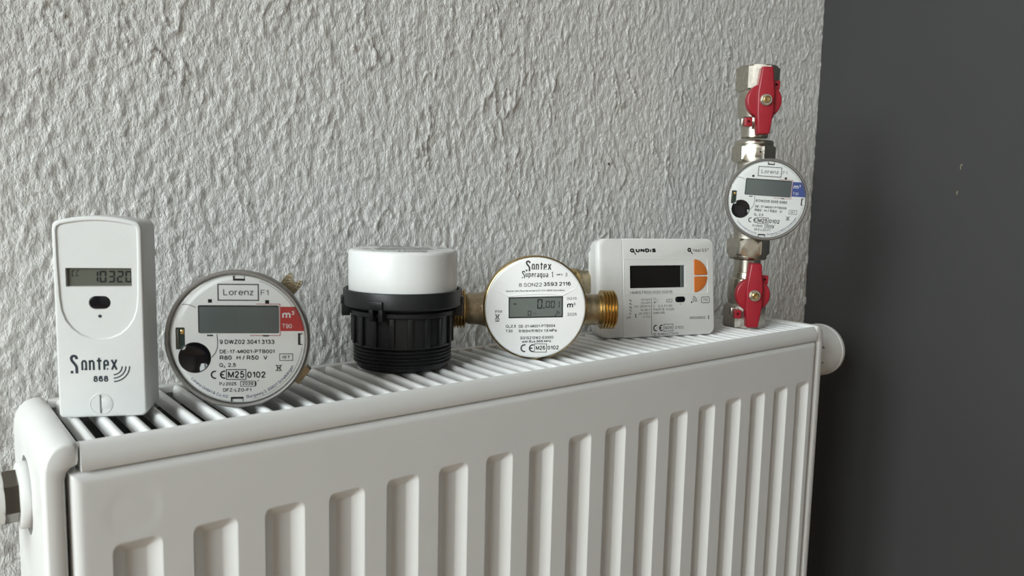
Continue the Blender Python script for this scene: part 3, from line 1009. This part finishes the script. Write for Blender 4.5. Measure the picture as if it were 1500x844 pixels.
# ------------------------------------------------------------------ round clear-covered meters (two alike, red and blue zone)
def round_meter(root, zone, serial, approval, unit):
    """face plane at local y = 0, centre at the origin"""
    H = MB().lathe([(26, 22), (29.0, 21.5), (30.6, 18), (32.2, 11), (33.3, 6), (33.9, 1.6), (33.9, -0.6), (33.6, -1.6), (32.9, -2.2), (32.2, -2.0), (31.9, -1.0), (31.8, 2.0)], 96, 'Y')
    h = H.build('housing', 'grey_rim', root, angle=45)
    base = root
    pcb = rrect(-29.0, -24.7, -5.0, 5.8, .6, 2)
    lens = circle(-20.4, -9.0, 7.6, 40)
    clips = [rrect(-2.0, 3.6, 28.6, 31.0, .2, 1), rrect(-4.0, 2.0, -31.0, -28.6, .2, 1), rrect(28.2, 30.4, -2.9, 2.9, .2, 1)]
    face = MB().slab(circle(0, 0, 31.75, 96), 0.0, 2.0, 0.15, 1, [(pcb, 1.8, False), (lens, 1.6, False)] + [(c, 1.2, False) for c in clips])
    fp = face.build('face_plate', 'face_white', base, angle=35)
    MB().box(-29.2, -24.5, 1.0, 1.9, -5.2, 6.0).build('circuit_board', 'circuit_green', base, smooth=False)
    MB().box(-28.7, -27.6, .6, 1.2, -4.4, 5.0, .2).build('circuit_chip', 'chip_brown', base)
    MB().box(-26.9, -25.2, .4, 1.2, 2.4, 4.6, .2).build('contact', 'gold', base)
    MB().lathe([(7.55, 1.9), (7.6, .0), (7.3, -.1), (7.0, .0), (5.6, .55), (4.0, .95), (2.0, 1.2), (.4, 1.27)], 40, 'Y', (-20.4, 0, -9.0)).build('sensor_window', 'black_gloss', base)
    for x0, x1, z0, z1, dark in ((-2.0, 3.6, 28.6, 31.0, (-2, 3.6, 28.6, 29.6)), (-4.0, 2.0, -31.0, -28.6, (-4, 2, -29.6, -28.6)), (28.2, 30.4, -2.9, 2.9, (28.2, 29.1, -2.9, 2.9))):
        c = MB().box(x0, x1, .5, 1.4, z0, z1).build('snap_clip', 'face_white', base, smooth=False)
        g = MB().box(dark[0], dark[1], -.05, .6, dark[2], dark[3])
        if x1 - x0 > z1 - z0:
            g.box(x0, x0 + .5, -.05, .6, z0, z1).box(x1 - .35, x1, -.05, .6, z0, z1)
        else:
            g.box(x0, x1, -.05, .6, z1 - .4, z1).box(x0, x1, -.05, .6, z0, z0 + .3)
        g.build('clip_gap', 'ink_black', c, smooth=False)
    # display
    d = MB().slab(rrect(-18.5, 19.3, 2.9, 16.7, .9, 4), -0.25, 0.6, .2, 2).build('display', 'lcd_grey', base)
    q = Print(-0.30)
    q.ribbon([(-18.1, 3.4), (-18.1, 16.2), (19.0, 16.2)], .45, 'ink_black')
    q.build(d, 'display_edge')
    # coloured zone bounded by the rim
    z = [(20.0, 4.0)]
    a0, a1 = math.asin(4.0 / 31.5), math.asin(16.0 / 31.5)
    for i in range(11):
        a = a0 + (a1 - a0) * i / 10
        z.append((31.5 * math.cos(a) - .1, 31.5 * math.sin(a)))
    z.append((20.0, 16.0))
    MB().add([(p[0], -0.05, p[1]) for p in z], [tuple(range(len(z)))]).build('temperature_zone', 'label_red' if zone == 'red' else 'label_blue', base, smooth=False)
    p = Print(-0.10)
    p.ribbon([(8.7, 17.3), (19.75, 17.3), (19.75, 1.8), (5.5, 1.8)], .35, 'line_red')
    p.box(-9.0, 9.7, 19.1, 26.8, .55, 'ink_soft')
    p.text('Lorenz', -6.6, 21.5, 14.1, 3.1, 'ink_soft', 'r')
    p.text('F1', 10.8, 21.5, 3.7, 2.8, 'ink_grey', 'r')
    p.text('m', 20.8, 10.3, 4.0, 3.7, 'ink_white', 'b')
    p.text('3', 25.2, 12.0, 1.4, 2.0, 'ink_white', 'b')
    p.text(unit, 20.8, 5.4, 4.6, 2.2, 'ink_white', 'r')
    for x, zz in ((-12.8, 18.7), (13.8, 18.4)):
        p.rect(x - .9, x + .9, zz - .85, zz + .85)
    for x, zz in ((-13.1, 1.9), (13.0, 1.7)):
        p.rect(x - 1.4, x + 1.4, zz - .35, zz + .35)
    p.text(serial, -8.7, -2.4, 25.7, 2.2)
    p.text(approval, -8.8, -7.0, 25.8, 1.9)
    p.text('R80   H / R50   V', -8.8, -10.2, 22.4, 2.2)
    p.text('Q', -9.1, -13.7, 1.8, 2.0)
    p.text('3', -7.2, -14.1, .9, 1.1)
    p.text('2,5', -5.0, -13.7, 3.7, 2.0)
    p.ce(-13.2, -17.5, 4.2)
    p.box(-5.8, 3.3, -19.9, -15.0, .4)
    p.text('M25', -5.1, -19.2, 7.7, 3.5)
    p.text('0102', 3.9, -19.2, 8.7, 3.2)
    p.text('PJ 2025', -9.2, -22.9, 8.0, 1.7)
    p.box(.8, 7.6, -23.4, -20.8, .28)
    p.poly([(7.4, -23.4), (8.2, -22.9), (8.2, -21.3), (7.4, -20.8)])
    p.text('2039', 1.6, -22.8, 5.1, 1.7)
    p.dot(9.0, -20.6, .3)
    p.text('DFZ-LZO-F1', -7.5, -26.0, 13.2, 1.7)
    p.box(19.4, 25.6, -10.6, -7.3, .3)
    p.text('IST', 20.7, -9.7, 3.6, 1.5)
    p.bin(17.4, -15.9, 3.0, 3.2, bar=False)
    p.arc_text('Lorenz GmbH & Co. KG', 29.7, 221, 260, 1.55, 'ink_blue', 'r')
    p.arc_text('Burgweg 3, 89601 Schelklingen', 29.5, 277, 333, 1.55, 'ink_blue', 'r')
    p.ribbon([(-9.9, 2.4), (-9.6, -1.0), (-9.8, -4.2), (-10.8, -6.8), (-12.6, -9.0)], .35, 'ink_soft')
    p.ribbon([(-25.8, 17.0), (-23.5, 17.0), (-21.2, 16.4), (-19.3, 15.4)], .3, 'ink_soft')
    p.arc(0, 0, 30.3, -78, -8, .16, 'ink_grey', 30)
    p.arc(0, 0, 30.3, 20, 70, .16, 'ink_grey', 20)
    p.build(base)
    MB().lathe([(31.85, -1.0), (31.5, -1.5), (30.8, -1.8), (29.6, -1.9), (0.01, -1.92)], 96, 'Y', close0=False, close1=False).build('clear_cover', 'clear_plastic', base)
    return h


t = frame('water_meter', (85.2, 19.5, 33.95), 31)
tag(t, 'round meter with red T90 zone leaning upright beside the heat cost allocator', 'meter')
round_meter(t, 'red', '9 DWZ02 3041 3133', 'DE-17-MI001-PTB001', 'T90')
# brass measuring body behind the face with two wrench lugs
b = MB().lathe([(24, 20), (26, 22), (26, 31), (25, 33), (25, 44), (21, 46)], 64, 'Y').build('brass_body', 'brass_cast', t)
MB().prism([(15.5, 22), (19.0, 28.6), (21.6, 30.6), (22.8, 29.8), (22.9, 27.4), (24.3, 25.6), (26.4, 26.6), (28.0, 26.3), (27.6, 24.6), (25.6, 21.8), (21, 17)], 18, 23, 'Y').build('wrench_lug', 'brass_cast', t, smooth=False)
MB().prism([(25.5, -17.2), (29.8, -17.6), (31.8, -19.8), (26.0, -27.0), (23.4, -25.4), (20, -20)], 18, 24, 'Y').build('wrench_lug', 'brass_cast', t, smooth=False)


# ------------------------------------------------------------------ printed face of the white round meter
def aqua_print(p, codes=False):
    p.logo('S', -7.5, 25.25, .80, 'ink_soft', kx=.95)
    p.logo('ontex', -3.6, 25.3, .80, 'ink_soft', kx=.92)
    p.logo('S', -9.8, 20.4, .55, 'ink_soft', kx=.62)
    x = p.logo('uperaqua', -7.5, 20.4, .55, 'ink_soft', kx=.655)
    p.logo('1', 9.5, 20.5, .58, 'ink_soft', kx=.7)
    p.text('NFC', 13.0, 21.6, 4.0, 1.2, 'ink_soft', 'k')
    for r in (1.0, 1.7):
        p.arc(18.2, 22.3, r, -55, 55, .28, 'ink_soft')
    p.text('8 SON22', -11.6, 14.1, 15.1, 2.5, 'ink_black', 'r')
    p.text('3593 2116', 4.6, 14.8, 17.9, 2.6, 'ink_black', 'b')
    p.text('Sontex SA | Rue de la Gare 27 | CH-2605 Sonceboz', -19.8, 11.0, 38.3, 1.1, 'ink_black', 'b')
    p.text('SQ1S', 20.2, 5.8, 6.5, 1.7, 'ink_black', 'r')
    p.text('m', 20.5, .4, 4.0, 3.9, 'ink_black', 'b')
    p.text('3', 24.7, 2.2, 1.3, 1.7, 'ink_black', 'b')
    p.text('2026', 20.9, -4.8, 6.2, 2.0, 'ink_black', 'r')
    p.text('IP68', -26.7, -3.2, 4.6, 1.7, 'ink_soft', 'r')
    p.bin(-26.8, -8.9, 3.2, 4.8, 'ink_black')
    p.text('Q', -19.5, -13.0, 1.9, 1.9)
    p.text('3', -17.4, -13.3, .9, 1.1)
    p.text('2,5', -16.2, -12.9, 3.4, 1.9)
    p.text('T30', -19.4, -16.1, 4.4, 1.8)
    p.text('DE-21-MI001-PTB004', -11.0, -12.7, 23.9, 1.9)
    p.text('R160H/R160V 1,6 MPa', -10.9, -15.8, 25.0, 1.9)
    p.text('SQ1S212W2-E0000', -9.9, -20.4, 21.9, 1.9)
    p.text('wM-Bus 868 MHz', -8.7, -22.7, 19.3, 1.7)
    p.ce(-9.6, -26.5, 5.4, 'ink_soft')
    p.box(-.3, 7.6, -29.1, -23.6, .4)
    p.text('M26', .6, -27.6, 6.2, 2.9)
    p.text('0102', 8.3, -27.3, 7.5, 2.6)


def aqua_display(parent):
    d = MB().slab([(-17.6, -6.6), (17.8, -5.6), (17.4, 7.9), (-17.8, 6.7)], 0.35, 1.4, .1, 1).build('display', 'lcd_green', parent)
    q = Print(0.28, 1.9)
    q.ribbon([(-17.4, -6.3), (17.5, -5.3), (17.2, 7.6), (-17.5, 6.4)], .45, 'lcd_digit', True)
    q.seg7('0', .8, -.3, 3.3, 6.3, 0, 'lcd_digit', .02, .17)
    q.rect(4.9, 5.7, -.3, .6, 'lcd_digit')
    q.seg7('001', 6.4, .35, 2.6, 4.5, .65, 'lcd_digit', .02, .15)
    q.rect(-14.8, -12.8, 2.3, 2.9, 'lcd_digit')
    q.seg7('0', -5.3, -5.0, 2.2, 3.2, 0, 'lcd_digit', .02, .15)
    q.ribbon([(-2.6, -2.6), (-2.6, -4.2)], .25, 'ink_soft')
    q.ribbon([(-1.9, -4.6), (-.9, -2.4)], .25, 'ink_soft')
    q.ribbon([(-.4, -2.6), (-.4, -4.6)], .25, 'ink_soft')
    q.ribbon([(-.4, -3.6), (.5, -3.6), (.5, -4.6)], .25, 'ink_soft')
    q.dot(13.0, -4.7, .45, 'lcd_digit')
    for r in (1.4, 2.3, 3.2):
        q.arc(13.0, -4.7, r, 20, 80, .35, 'lcd_digit')
    q.build(d, 'display_digits')


def aqua_ridge(parent):
    m = MB()
    pts = [(-25.2, 10.9), (-18.6, 7.6), (-9, 8.9), (0, 9.6), (9, 9.6), (17.4, 8.8), (25.5, 13.3)]
    loops = []
    for i, (x, z) in enumerate(pts):
        e = 0.12 if i in (0, len(pts) - 1) else 0.55
        loops.append([(x, .05, z - .5), (x, -e, z - .22), (x, -e, z + .1), (x, .05, z + .45)])
    m.loft(loops)
    m.build('embossed_ridge', 'bright_white', parent, angle=60)


def threads(r0, r1, x0, x1, n):
    """profile of a ridged thread along an axis"""
    P = []
    p = (x1 - x0) / n
    for i in range(n):
        P += [(r0, x0 + p * i), (r1, x0 + p * (i + .32)), (r1, x0 + p * (i + .55)), (r0, x0 + p * (i + .9))]
    return P


def make_aqua():
    t = frame('water_meter', (281.8, 26.7, 34.6), 33)
    tag(t, 'round white-faced water meter with brass body and threaded ends in the middle', 'meter')
    lcd = [(-17.8, -6.9), (18.1, -5.9), (17.7, 8.2), (-18.1, 7.0)]
    MB().slab(circle(0, 0, 33.2, 96), 0.0, 7.0, 1.6, 5, [(lcd, .9, False)]).build('face_cap', 'bright_white', t, angle=35)
    aqua_display(t)
    aqua_ridge(t)
    p = Print(-0.06, 1.7)
    aqua_print(p)
    p.build(t)
    MB().lathe([(20, 27), (30, 26), (33.0, 23), (33.8, 16), (34.2, 7.5), (34.4, 4.4), (34.35, 3.6), (34.1, 2.9), (33.7, 2.5), (33.3, 2.4), (33.1, 5)], 96, 'Y', (0, 0, -.2)).build('brass_ring', 'brass', t, angle=35)
    # flow body: necks swelling into the ring, threaded ends
    Y = 15.0
    prof = [(9.2, -45.5), (10.6, -43.0), (10.4, -40), (10.8, -36), (12.5, -30), (13.5, -24), (13.5, 24), (12.5, 30), (10.8, 36), (10.4, 40), (10.6, 43.0), (9.2, 45.5)]
    MB().lathe(prof, 48, 'X', (0, Y, -2.6)).build('flow_body', 'brass_cast', t, angle=40)
    MB().lathe([(8, 45)] + threads(11.6, 13.2, 45.4, 55.6, 5) + [(11.6, 55.8), (9.5, 56), (9.3, 50)], 48, 'X', (0, Y, -2.6), close1=True).build('threaded_end', 'brass', t, angle=30)
    MB().lathe([(8, -45)] + [(r, -h) for r, h in threads(11.6, 13.2, 45.4, 55.6, 5)] + [(11.6, -55.8), (9.5, -56), (9.3, -50)], 48, 'X', (0, Y, -2.6)).build('threaded_end', 'brass', t, angle=30)
    return t


make_aqua()


# ------------------------------------------------------------------ white capped capsule on black threaded base
def make_capsule():
    t = frame('meter_capsule', (204, 64, 0), 30.8)
    tag(t, 'meter capsule with white cap standing on a black ribbed threaded base', 'meter')
    MB().lathe([(20, 0), (27.6, 0.0), (28.4, 1.0), (28.6, 3.0)] + threads(29.2, 30.5, 3.2, 13.8, 5) + [(30.0, 14.0), (30.8, 14.6), (30.8, 16.0)], 96, 'Z').build('threaded_base', 'black_plastic', t, angle=30)
    MB().lathe([(30.2, 15.0), (30.2, 33.0), (32.3, 33.2), (33.0, 34.0), (33.0, 36.0), (32.3, 36.6), (30.6, 37.0), (30.6, 40)], 96, 'Z').build('body', 'black_plastic', t, angle=35)
    rib = MB().box(-1.5, 1.5, -31.8, -29.6, 15.2, 33.5, .35)
    first = None
    for i in range(18):
        if first is None:
            o = first = rib.build('grip_rib', 'black_plastic', t)
        else:
            o = first.copy()
            COL.objects.link(o)
            o.parent = t
        o.rotation_euler = (0, 0, math.radians(8 + i * 20))
    MB().lathe([(33.8, 38.2), (36.2, 38.4), (36.8, 39.2), (36.8, 47.6), (36.4, 48.4), (35.4, 48.6), (34.8, 48.0), (34.6, 44)], 96, 'Z', close0=False, close1=False).build('collar', 'black_plastic', t, angle=35)
    clip = MB().box(-4.4, 4.4, -38.0, -35.5, 39.0, 44.0, .5)
    clip.box(-4.4, -1.8, -37.6, -32.5, 32.0, 40.0, .4)
    clip.box(1.8, 4.4, -37.6, -32.5, 32.0, 40.0, .4)
    first = None
    for a in (-25, 82, -84, 190):
        if first is None:
            o = first = clip.build('locking_clip', 'black_plastic', t)
        else:
            o = first.copy()
            COL.objects.link(o)
            o.parent = t
        o.rotation_euler = (0, 0, math.radians(a))
    MB().lathe([(34.3, 46.0), (33.4, 46.2), (33.5, 70.2), (33.1, 71.6), (32.2, 72.4), (31.0, 72.7), (0.02, 72.7)], 96, 'Z', close0=False, close1=False).build('white_cap', 'white_plastic', t, angle=50)
    # the same printed face, seen at a flat angle on top of the cap
    e = Matrix.Translation((0, 0, 72.8 * MM)) @ Matrix.Rotation(math.radians(192), 4, 'Z') @ Matrix.Rotation(math.radians(-90), 4, 'X')
    p = Print(-0.06, 1.7)
    aqua_print(p)
    for o in p.build(t):
        o.data.transform(e)
    d = MB().slab([(-17.6, -6.6), (17.8, -5.6), (17.4, 7.9), (-17.8, 6.7)], -0.05, .3, .02, 1).build('display', 'lcd_green', t)
    d.data.transform(e)
    return t


make_capsule()


# ------------------------------------------------------------------ rectangular heat meter
def make_heat_meter():
    t = frame('heat_meter', (376.5, 59.5, 0), 18, 0, 6)
    tag(t, 'rectangular off-white heat meter with dark display and two orange buttons', 'meter')
    X0, X1, Z1 = -1.5, 103.6, 77.4
    seam = 19.4
    win = rrect(26.1, 76.3, 38.5, 56.2, .4, 2)
    oval = rrect(66.8, 76.5, 26.5, 31.2, 2.3, 5)
    # main front: right corners rounded, meets the side cover at the seam
    P = [(seam + .15, 0.0)]
    for cx, cz, a0 in ((X1 - 6, 6, -90), (X1 - 6, Z1 - 6, 0)):
        for i in range(9):
            a = math.radians(a0 + 90 * i / 8)
            P.append((cx + 6 * math.cos(a), cz + 6 * math.sin(a)))
    P.append((seam + .15, Z1))
    m = MB().slab(P, 0.0, 17.0, .9, 3, [(win, 2.2, False), (oval, .8, False)])
    front = m.build('front_shell', 'off_white_plastic', t, angle=35)
    # side cover: left edge falls back in a soft curve
    loops = []
    for y, l in ((17.0, .6), (9.0, -.6), (5.0, -1.2), (2.6, -1.2), (1.2, -.4), (.35, 1.0), (0.0, 3.2)):
        Lp = [(seam - .15, 0.15)]
        ins = max(0, l + 1.2) * .25
        r = 6.5
        xl = X0 + (l + 1.2) * .9 + (0 if y < 9 else .6)
        for cx, cz, a0 in ((xl + r, Z1 - r - ins, 90), (xl + r, r + ins, 180)):
            for i in range(9):
                a = math.radians(a0 + 90 * i / 8)
                Lp.append((cx + r * math.cos(a), cz + r * math.sin(a)))
        Lp = [(seam - .15, ins), (seam - .15, Z1 - ins)] + Lp[1:]
        loops.append([(q[0], y, q[1]) for q in Lp])
    MB().loft(loops).build('side_cover', 'off_white_plastic', t, angle=50)
    MB().slab(rrect(5.5, 98, 5, 72, 7, 6), 16.0, 30.0, .5, 2).build('back_housing', 'off_white_plastic', t)
    MB().box(25.9, 76.5, 2.0, 3.0, 38.3, 56.4).build('display', 'lcd_black', t, smooth=False)
    MB().box(73.2, 73.9, 1.2, 2.1, 38.6, 56.1).build('display_edge', 'lcd_green', t, smooth=False)
    MB().box(75.0, 75.5, 1.0, 2.1, 38.6, 56.1).build('display_edge', 'lcd_grey', t, smooth=False)
    MB().slab(offset_poly(oval, .1), .15, 1.0, .4, 3).build('optical_window', 'black_gloss', t)
    # raised frame around display and buttons
    fr = rrect(20.6, 98.0, 33.2, 61.4, 1.6, 4)
    ins = offset_poly(fr, .5)
    MB().loft([[(q[0], .02, q[1]) for q in fr], [(q[0], -.22, q[1]) for q in offset_poly(fr, .18)], [(q[0], -.22, q[1]) for q in offset_poly(fr, .32)], [(q[0], .02, q[1]) for q in ins]], False, False).build('raised_frame', 'off_white_plastic', t, angle=30)
    # half-moon buttons: quarter rounds, one above the other
    for sgn in (1, -1):
        zc = 47.55
        q = [(84.9, zc + sgn * .9), (84.6, zc + sgn * 1.4), (84.6, zc + sgn * 12.2), (85.0, zc + sgn * 13.1), (85.9, zc + sgn * 13.4)]
        for i in range(1, 10):
            a = math.radians(84 - i * 8.2)
            q.append((84.7 + 12.7 * math.cos(a), zc + sgn * 13.3 * math.sin(a)))
        q += [(97.3, zc + sgn * 1.5), (96.8, zc + sgn * .6), (85.5, zc + sgn * .55)]
        MB().slab(q, -.55, .1, .45, 3).build('push_button', 'orange_rubber', t, angle=50)['label'] = 'orange quarter-round push button'
    p = Print(-.06)
    g = 'ink_soft'
    # maker's word mark with slanted stroke
    p.text('Q', 26.3, 66.4, 3.9, 3.2, 'ink_black', 'h')
    p.ribbon([(29.6, 67.2), (31.6, 64.6)], .8)
    p.text('UNDiS', 31.4, 66.4, 18.3, 3.2, 'ink_black', 'h')
    p.text('Q', 78.7, 66.7, 3.5, 3.4, 'ink_black', 'h')
    p.ribbon([(81.8, 67.2), (83.6, 64.9)], .7)
    p.text('heat 5.5', 84.4, 66.8, 12.5, 2.6, 'ink_black', 'r')
    p.dot(98.2, 68.9, .5)
    p.text('HMR5TR0G1020 00015', 26.3, 33.9, 38.0, 2.3, g, 'r')
    for s, x, z, w in (('1,5 m3/h', 35.6, 28.6, 8.5), ('3,0 m3/h', 35.6, 26.0, 8.5), ('H/V  30/30 l/h', 29.7, 23.3, 14.3), ('10-90 C', 35.1, 20.5, 9.0), ('20-105 C', 33.5, 17.7, 10.5), ('3-70 K', 37.1, 15.1, 6.9)):
        p.text(s, x, z, w, 1.75, g, 'r')
    for i, s in enumerate(('q', 'q', 'q', 'O', 'O')):
        p.text(s, 25.2, 28.6 - i * 2.65, 1.5, 1.7, g, 'b')
        if i < 4:
            p.text('psi'[i % 3], 26.8, 28.2 - i * 2.65, .8, 1.0, g, 'r')
    p.ribbon([(23.0, 15.1), (23.7, 16.8), (24.4, 15.1)], .25, g, True)
    p.text('O', 24.8, 15.1, 1.5, 1.7, g, 'b')
    for x, z in ((30.8, 17.0), (98.1, 13.7)):
        p.poly([(x - .75, z - 1.3), (x + .75, z - 1.3), (x + .2, z), (x + .75, z + 1.3), (x - .75, z + 1.3), (x - .2, z)], g)
    p.ribbon([(45.2, 30.8), (44.75, 1.4)], .4, g)
    p.arc(48.0, 29.7, .9, 0, 360, .25, g)
    p.poly([(46.9, 26.6), (48.6, 26.4), (48.6, 27.8), (47.6, 27.6)], g)
    p.arc(49.2, 28.4, 1.4, -80, 80, .25, g)
    p.box(59.2, 63.9, 26.9, 29.2, .3, g)
    p.rect(58.6, 59.1, 27.6, 28.6, g)
    p.text('1x', 60.4, 27.4, 2.2, 1.2, g, 'r')
    p.text('C', 46.7, 23.2, 1.7, 1.75, g, 'r')
    p.text('3, A, E1, M2', 51.0, 23.2, 13.0, 1.75, g, 'r')
    p.text('PN/PS 16', 46.6, 20.5, 10.1, 1.75, g, 'r')
    p.dot(59.0, 21.4, .55, g)
    p.text('2026', 60.4, 20.4, 5.2, 1.75, g, 'r')
    p.text('AMR+WB', 46.5, 17.8, 10.4, 1.75, g, 'r')
    p.text('IR', 71.0, 24.5, 1.5, 1.0, g, 'r')
    p.dot(82.2, 26.4, .75)
    for r in (2.2, 3.6, 5.0):
        p.arc(82.2, 26.4, r, 2, 74, .5)
    p.rbox(91.5, 99.1, 25.6, 30.3, 1.0, .45)
    p.text('110', 93.0, 26.9, 4.6, 2.1, g, 'r')
    p.ce(46.4, 6.7, 5.2, 'ink_black')
    p.box(56.0, 64.5, 4.0, 9.4, .4, 'ink_black')
    p.text('M26', 57.1, 5.3, 6.5, 2.7, g, 'r')
    p.text('0102', 66.4, 5.4, 7.9, 2.3, g, 'r')
    p.text('DE-19-MI004-PTB035', 46.1, .9, 23.1, 1.9, g, 'r')
    p.text('68588822', 80.2, 12.7, 14.9, 2.1, g, 'r')
    p.build(t)
    # brass flow sensor behind the case
    b = MB().lathe([(8.4, 10), (8.4, -4), (12.6, -5), (12.8, -2), (11.5, 0), (11.0, 12), (17, 24), (17, 70), (11, 84), (10.5, 96), (12.8, 97), (12.8, 106), (9, 107)], 48, 'X', (0, 36.0, 42.0)).build('flow_sensor', 'brass_cast', t, angle=35)
    MB().lathe([(8.6, 8), (8.6, -6.0), (9.6, -9.6), (10.6, -11.2), (11.6, -11.8), (12.6, -11.2), (13.1, -9.6), (13.1, -5.2), (12.4, -4.4)], 48, 'X', (0, 36.0, 42.0), False, False).build('sensor_end', 'brass', t, angle=50)
    return t


make_heat_meter()


# ------------------------------------------------------------------ ball valves with meter between
def make_assembly():
    AX, AY = 538.5, 43.5
    t = frame('valve_assembly', (AX, AY, 0), 42)
    tag(t, 'upright nickel valve assembly with red levers and blue-zone meter at the right end', 'meter')

    def nut(z0, z1, r, a0, parent, name='hex_nut', mt='nickel', cham=1.2):
        """hexagonal nut with turned ends"""
        h = hexagon(r, a0)
        n = 48
        loops = []

        def ring(k, z):
            L = []
            for i in range(n):
                a = a0 + 2 * PI * i / n
                # distance to the hexagon side in direction a (corners at a0)
                dd = (2 * PI * i / n + 1e-9) % (PI / 3) - PI / 6
                rr = r * math.cos(PI / 6) / math.cos(dd)
                rr = min(rr, k)
                L.append((rr * math.cos(a), rr * math.sin(a), z))
            return L
        flat = r * math.cos(PI / 6)
        for k, z in ((flat - .8, z0), (flat + .2, z0), (r + .1, z0 + cham * 1.6), (r + .1, z1 - cham * 1.6), (flat + .2, z1), (flat - .8, z1)):
            loops.append(ring(k, z))
        return MB().loft(loops).build(name, mt, parent, angle=25)

    A0 = math.radians(-8.5)

    def valve(z, flip, first=None):
        """ball valve body centred on height z (stem), hex end on the far side from the meter"""
        s = -1 if flip else 1
        body = MB().lathe([(9, z - s * 29.0 * 1), (10.0, z - s * 29), (11.2, z - s * 28), (11.2, z - s * 17.5), (12.4, z - s * 17), (12.6, z - s * 12.5), (14.6, z - s * 11.5), (15.2, z - s * 6), (15.4, z), (15.2, z + s * 6), (14.6, z + s * 10), (14.6, z + s * 12)], 48, 'Z')
        o = body.build('ball_valve', 'nickel', t, angle=35)
        za, zb = sorted((z + s * 10.5, z + s * 31))
        nut(za, zb, 18.0, A0, o, 'hex_end', 'nickel_cast', .8)
        # stop lug on the side of the body
        MB().box(-14.5, -10.0, -13.0, -6.0, z - 19.5, z - 13.0, .6).build('stop_lug', 'nickel', o)
        MB().lathe([(6.5, -12), (6.5, -20)], 24, 'Y', (0, 0, z)).build('stem_housing', 'nickel', o)
        # lever: tapered bar over a round disc with two small ears
        lv = MB().slab([(-6.3, z - 10), (-4.9, z - 26.4), (-4.2, z - 27.4), (4.2, z - 27.4), (5.0, z - 26.4), (7.4, z - 8), (7.2, z + 6), (5.2, z + 25.6), (4.4, z + 26.8), (-3.4, z + 26.8), (-4.2, z + 25.6), (-6.6, z + 6)][::1], -30.0, -20.5, 1.3, 3)
        h = tag(lv.build('lever', 'red_lever', o, angle=40), 'red lever of the ball valve')
        MB().slab(circle(0.3, z, 14.3, 40), -25.6, -18.5, 1.5, 4).build('lever_disc', 'red_lever', o, angle=40)
        for ex, ez in ((10.2, 13.0), (-10.6, -17.0)):
            ear = rrect(ex - 3.4, ex + 2.6, z + ez - 3.8, z + ez + 3.6, .8, 3)
            MB().slab(ear, -23.5, -18.8, .6, 2, [(circle(ex - .3, z + ez + .2, 1.15, 14), 4.0, True)]).build('lever_ear', 'red_lever', o, angle=40)
        MB().lathe([(4.9, -29.5), (4.9, -31.0), (4.6, -31.4), (3.2, -31.4)], 24, 'Y', (.2, 0, z)).build('washer', 'nickel', o, angle=30)
        MB().prism([(.2 + 4.3 * math.cos(PI / 3 * i + .3), z + 4.3 * math.sin(PI / 3 * i + .3)) for i in range(6)], -33.6, -31.2, 'Y').build('lever_nut', 'nickel', o, smooth=False)
        MB().lathe([(2.8, -33.4), (2.8, -34.6), (2.2, -35.0), (.8, -34.7)], 20, 'Y', (.2, 0, z)).build('stem', 'brass', o, angle=30)
        return o

    valve(190.5, False)
    valve(29.5, True)
    # union nuts on both sides of the meter
    u = nut(141.5, 156.0, 18.2, A0 - .12, t, 'union_nut', 'nickel')
    MB().lathe([(12, 155.6), (15.4, 155.8), (16.2, 156.6), (16.2, 158.6), (15.4, 159.6), (11, 159.8)], 48, 'Z').build('flange', 'nickel', u)
    MB().box(-2.6, 4.2, -17.0, -12.0, 145.0, 153.0, .4).build('seal_lug', 'nickel', u)
    MB().lathe([(.8, -17.1), (.8, -16.8)], 12, 'Y', (1.6, 0, 149.5)).build('seal_hole', 'ink_black', u)
    u = nut(61.5, 76.5, 18.2, A0 + .04, t, 'union_nut', 'nickel')
    MB().lathe([(11, 58.0), (15.0, 58.2), (15.8, 59.2), (15.8, 61.4), (15, 62)], 48, 'Z').build('flange', 'nickel', u)
    MB().lathe([(11.0, 74), (12.6, 75), (13.0, 84), (15, 92), (15, 127), (13.0, 134), (12.6, 142), (11, 143)], 48, 'Z').build('flow_body', 'nickel_cast', t)
    # meter, with its parts as pieces of one part
    h = frame('holder', (524.2, 18.7, 109.7), 42, 2.7)
    hm = round_meter(h, 'blue', '8 DWZ05 3005 5060', 'DE-17-MI001-PTB006', 'T30')
    rel = t.matrix_world.inverted() @ h.matrix_world
    kids = [c for c in h.children if c is not hm]
    hm.parent = t
    hm.matrix_local = rel
    for c in kids:
        subs = list(c.children)
        c.parent = hm
        c.matrix_local = Matrix.Identity(4)
        for g in subs:
            g.parent = hm
            g.matrix_local = Matrix.Identity(4)
    hm.name = 'meter_housing'
    bpy.data.objects.remove(h)
    return t


make_assembly()
bpy.context.view_layer.update()
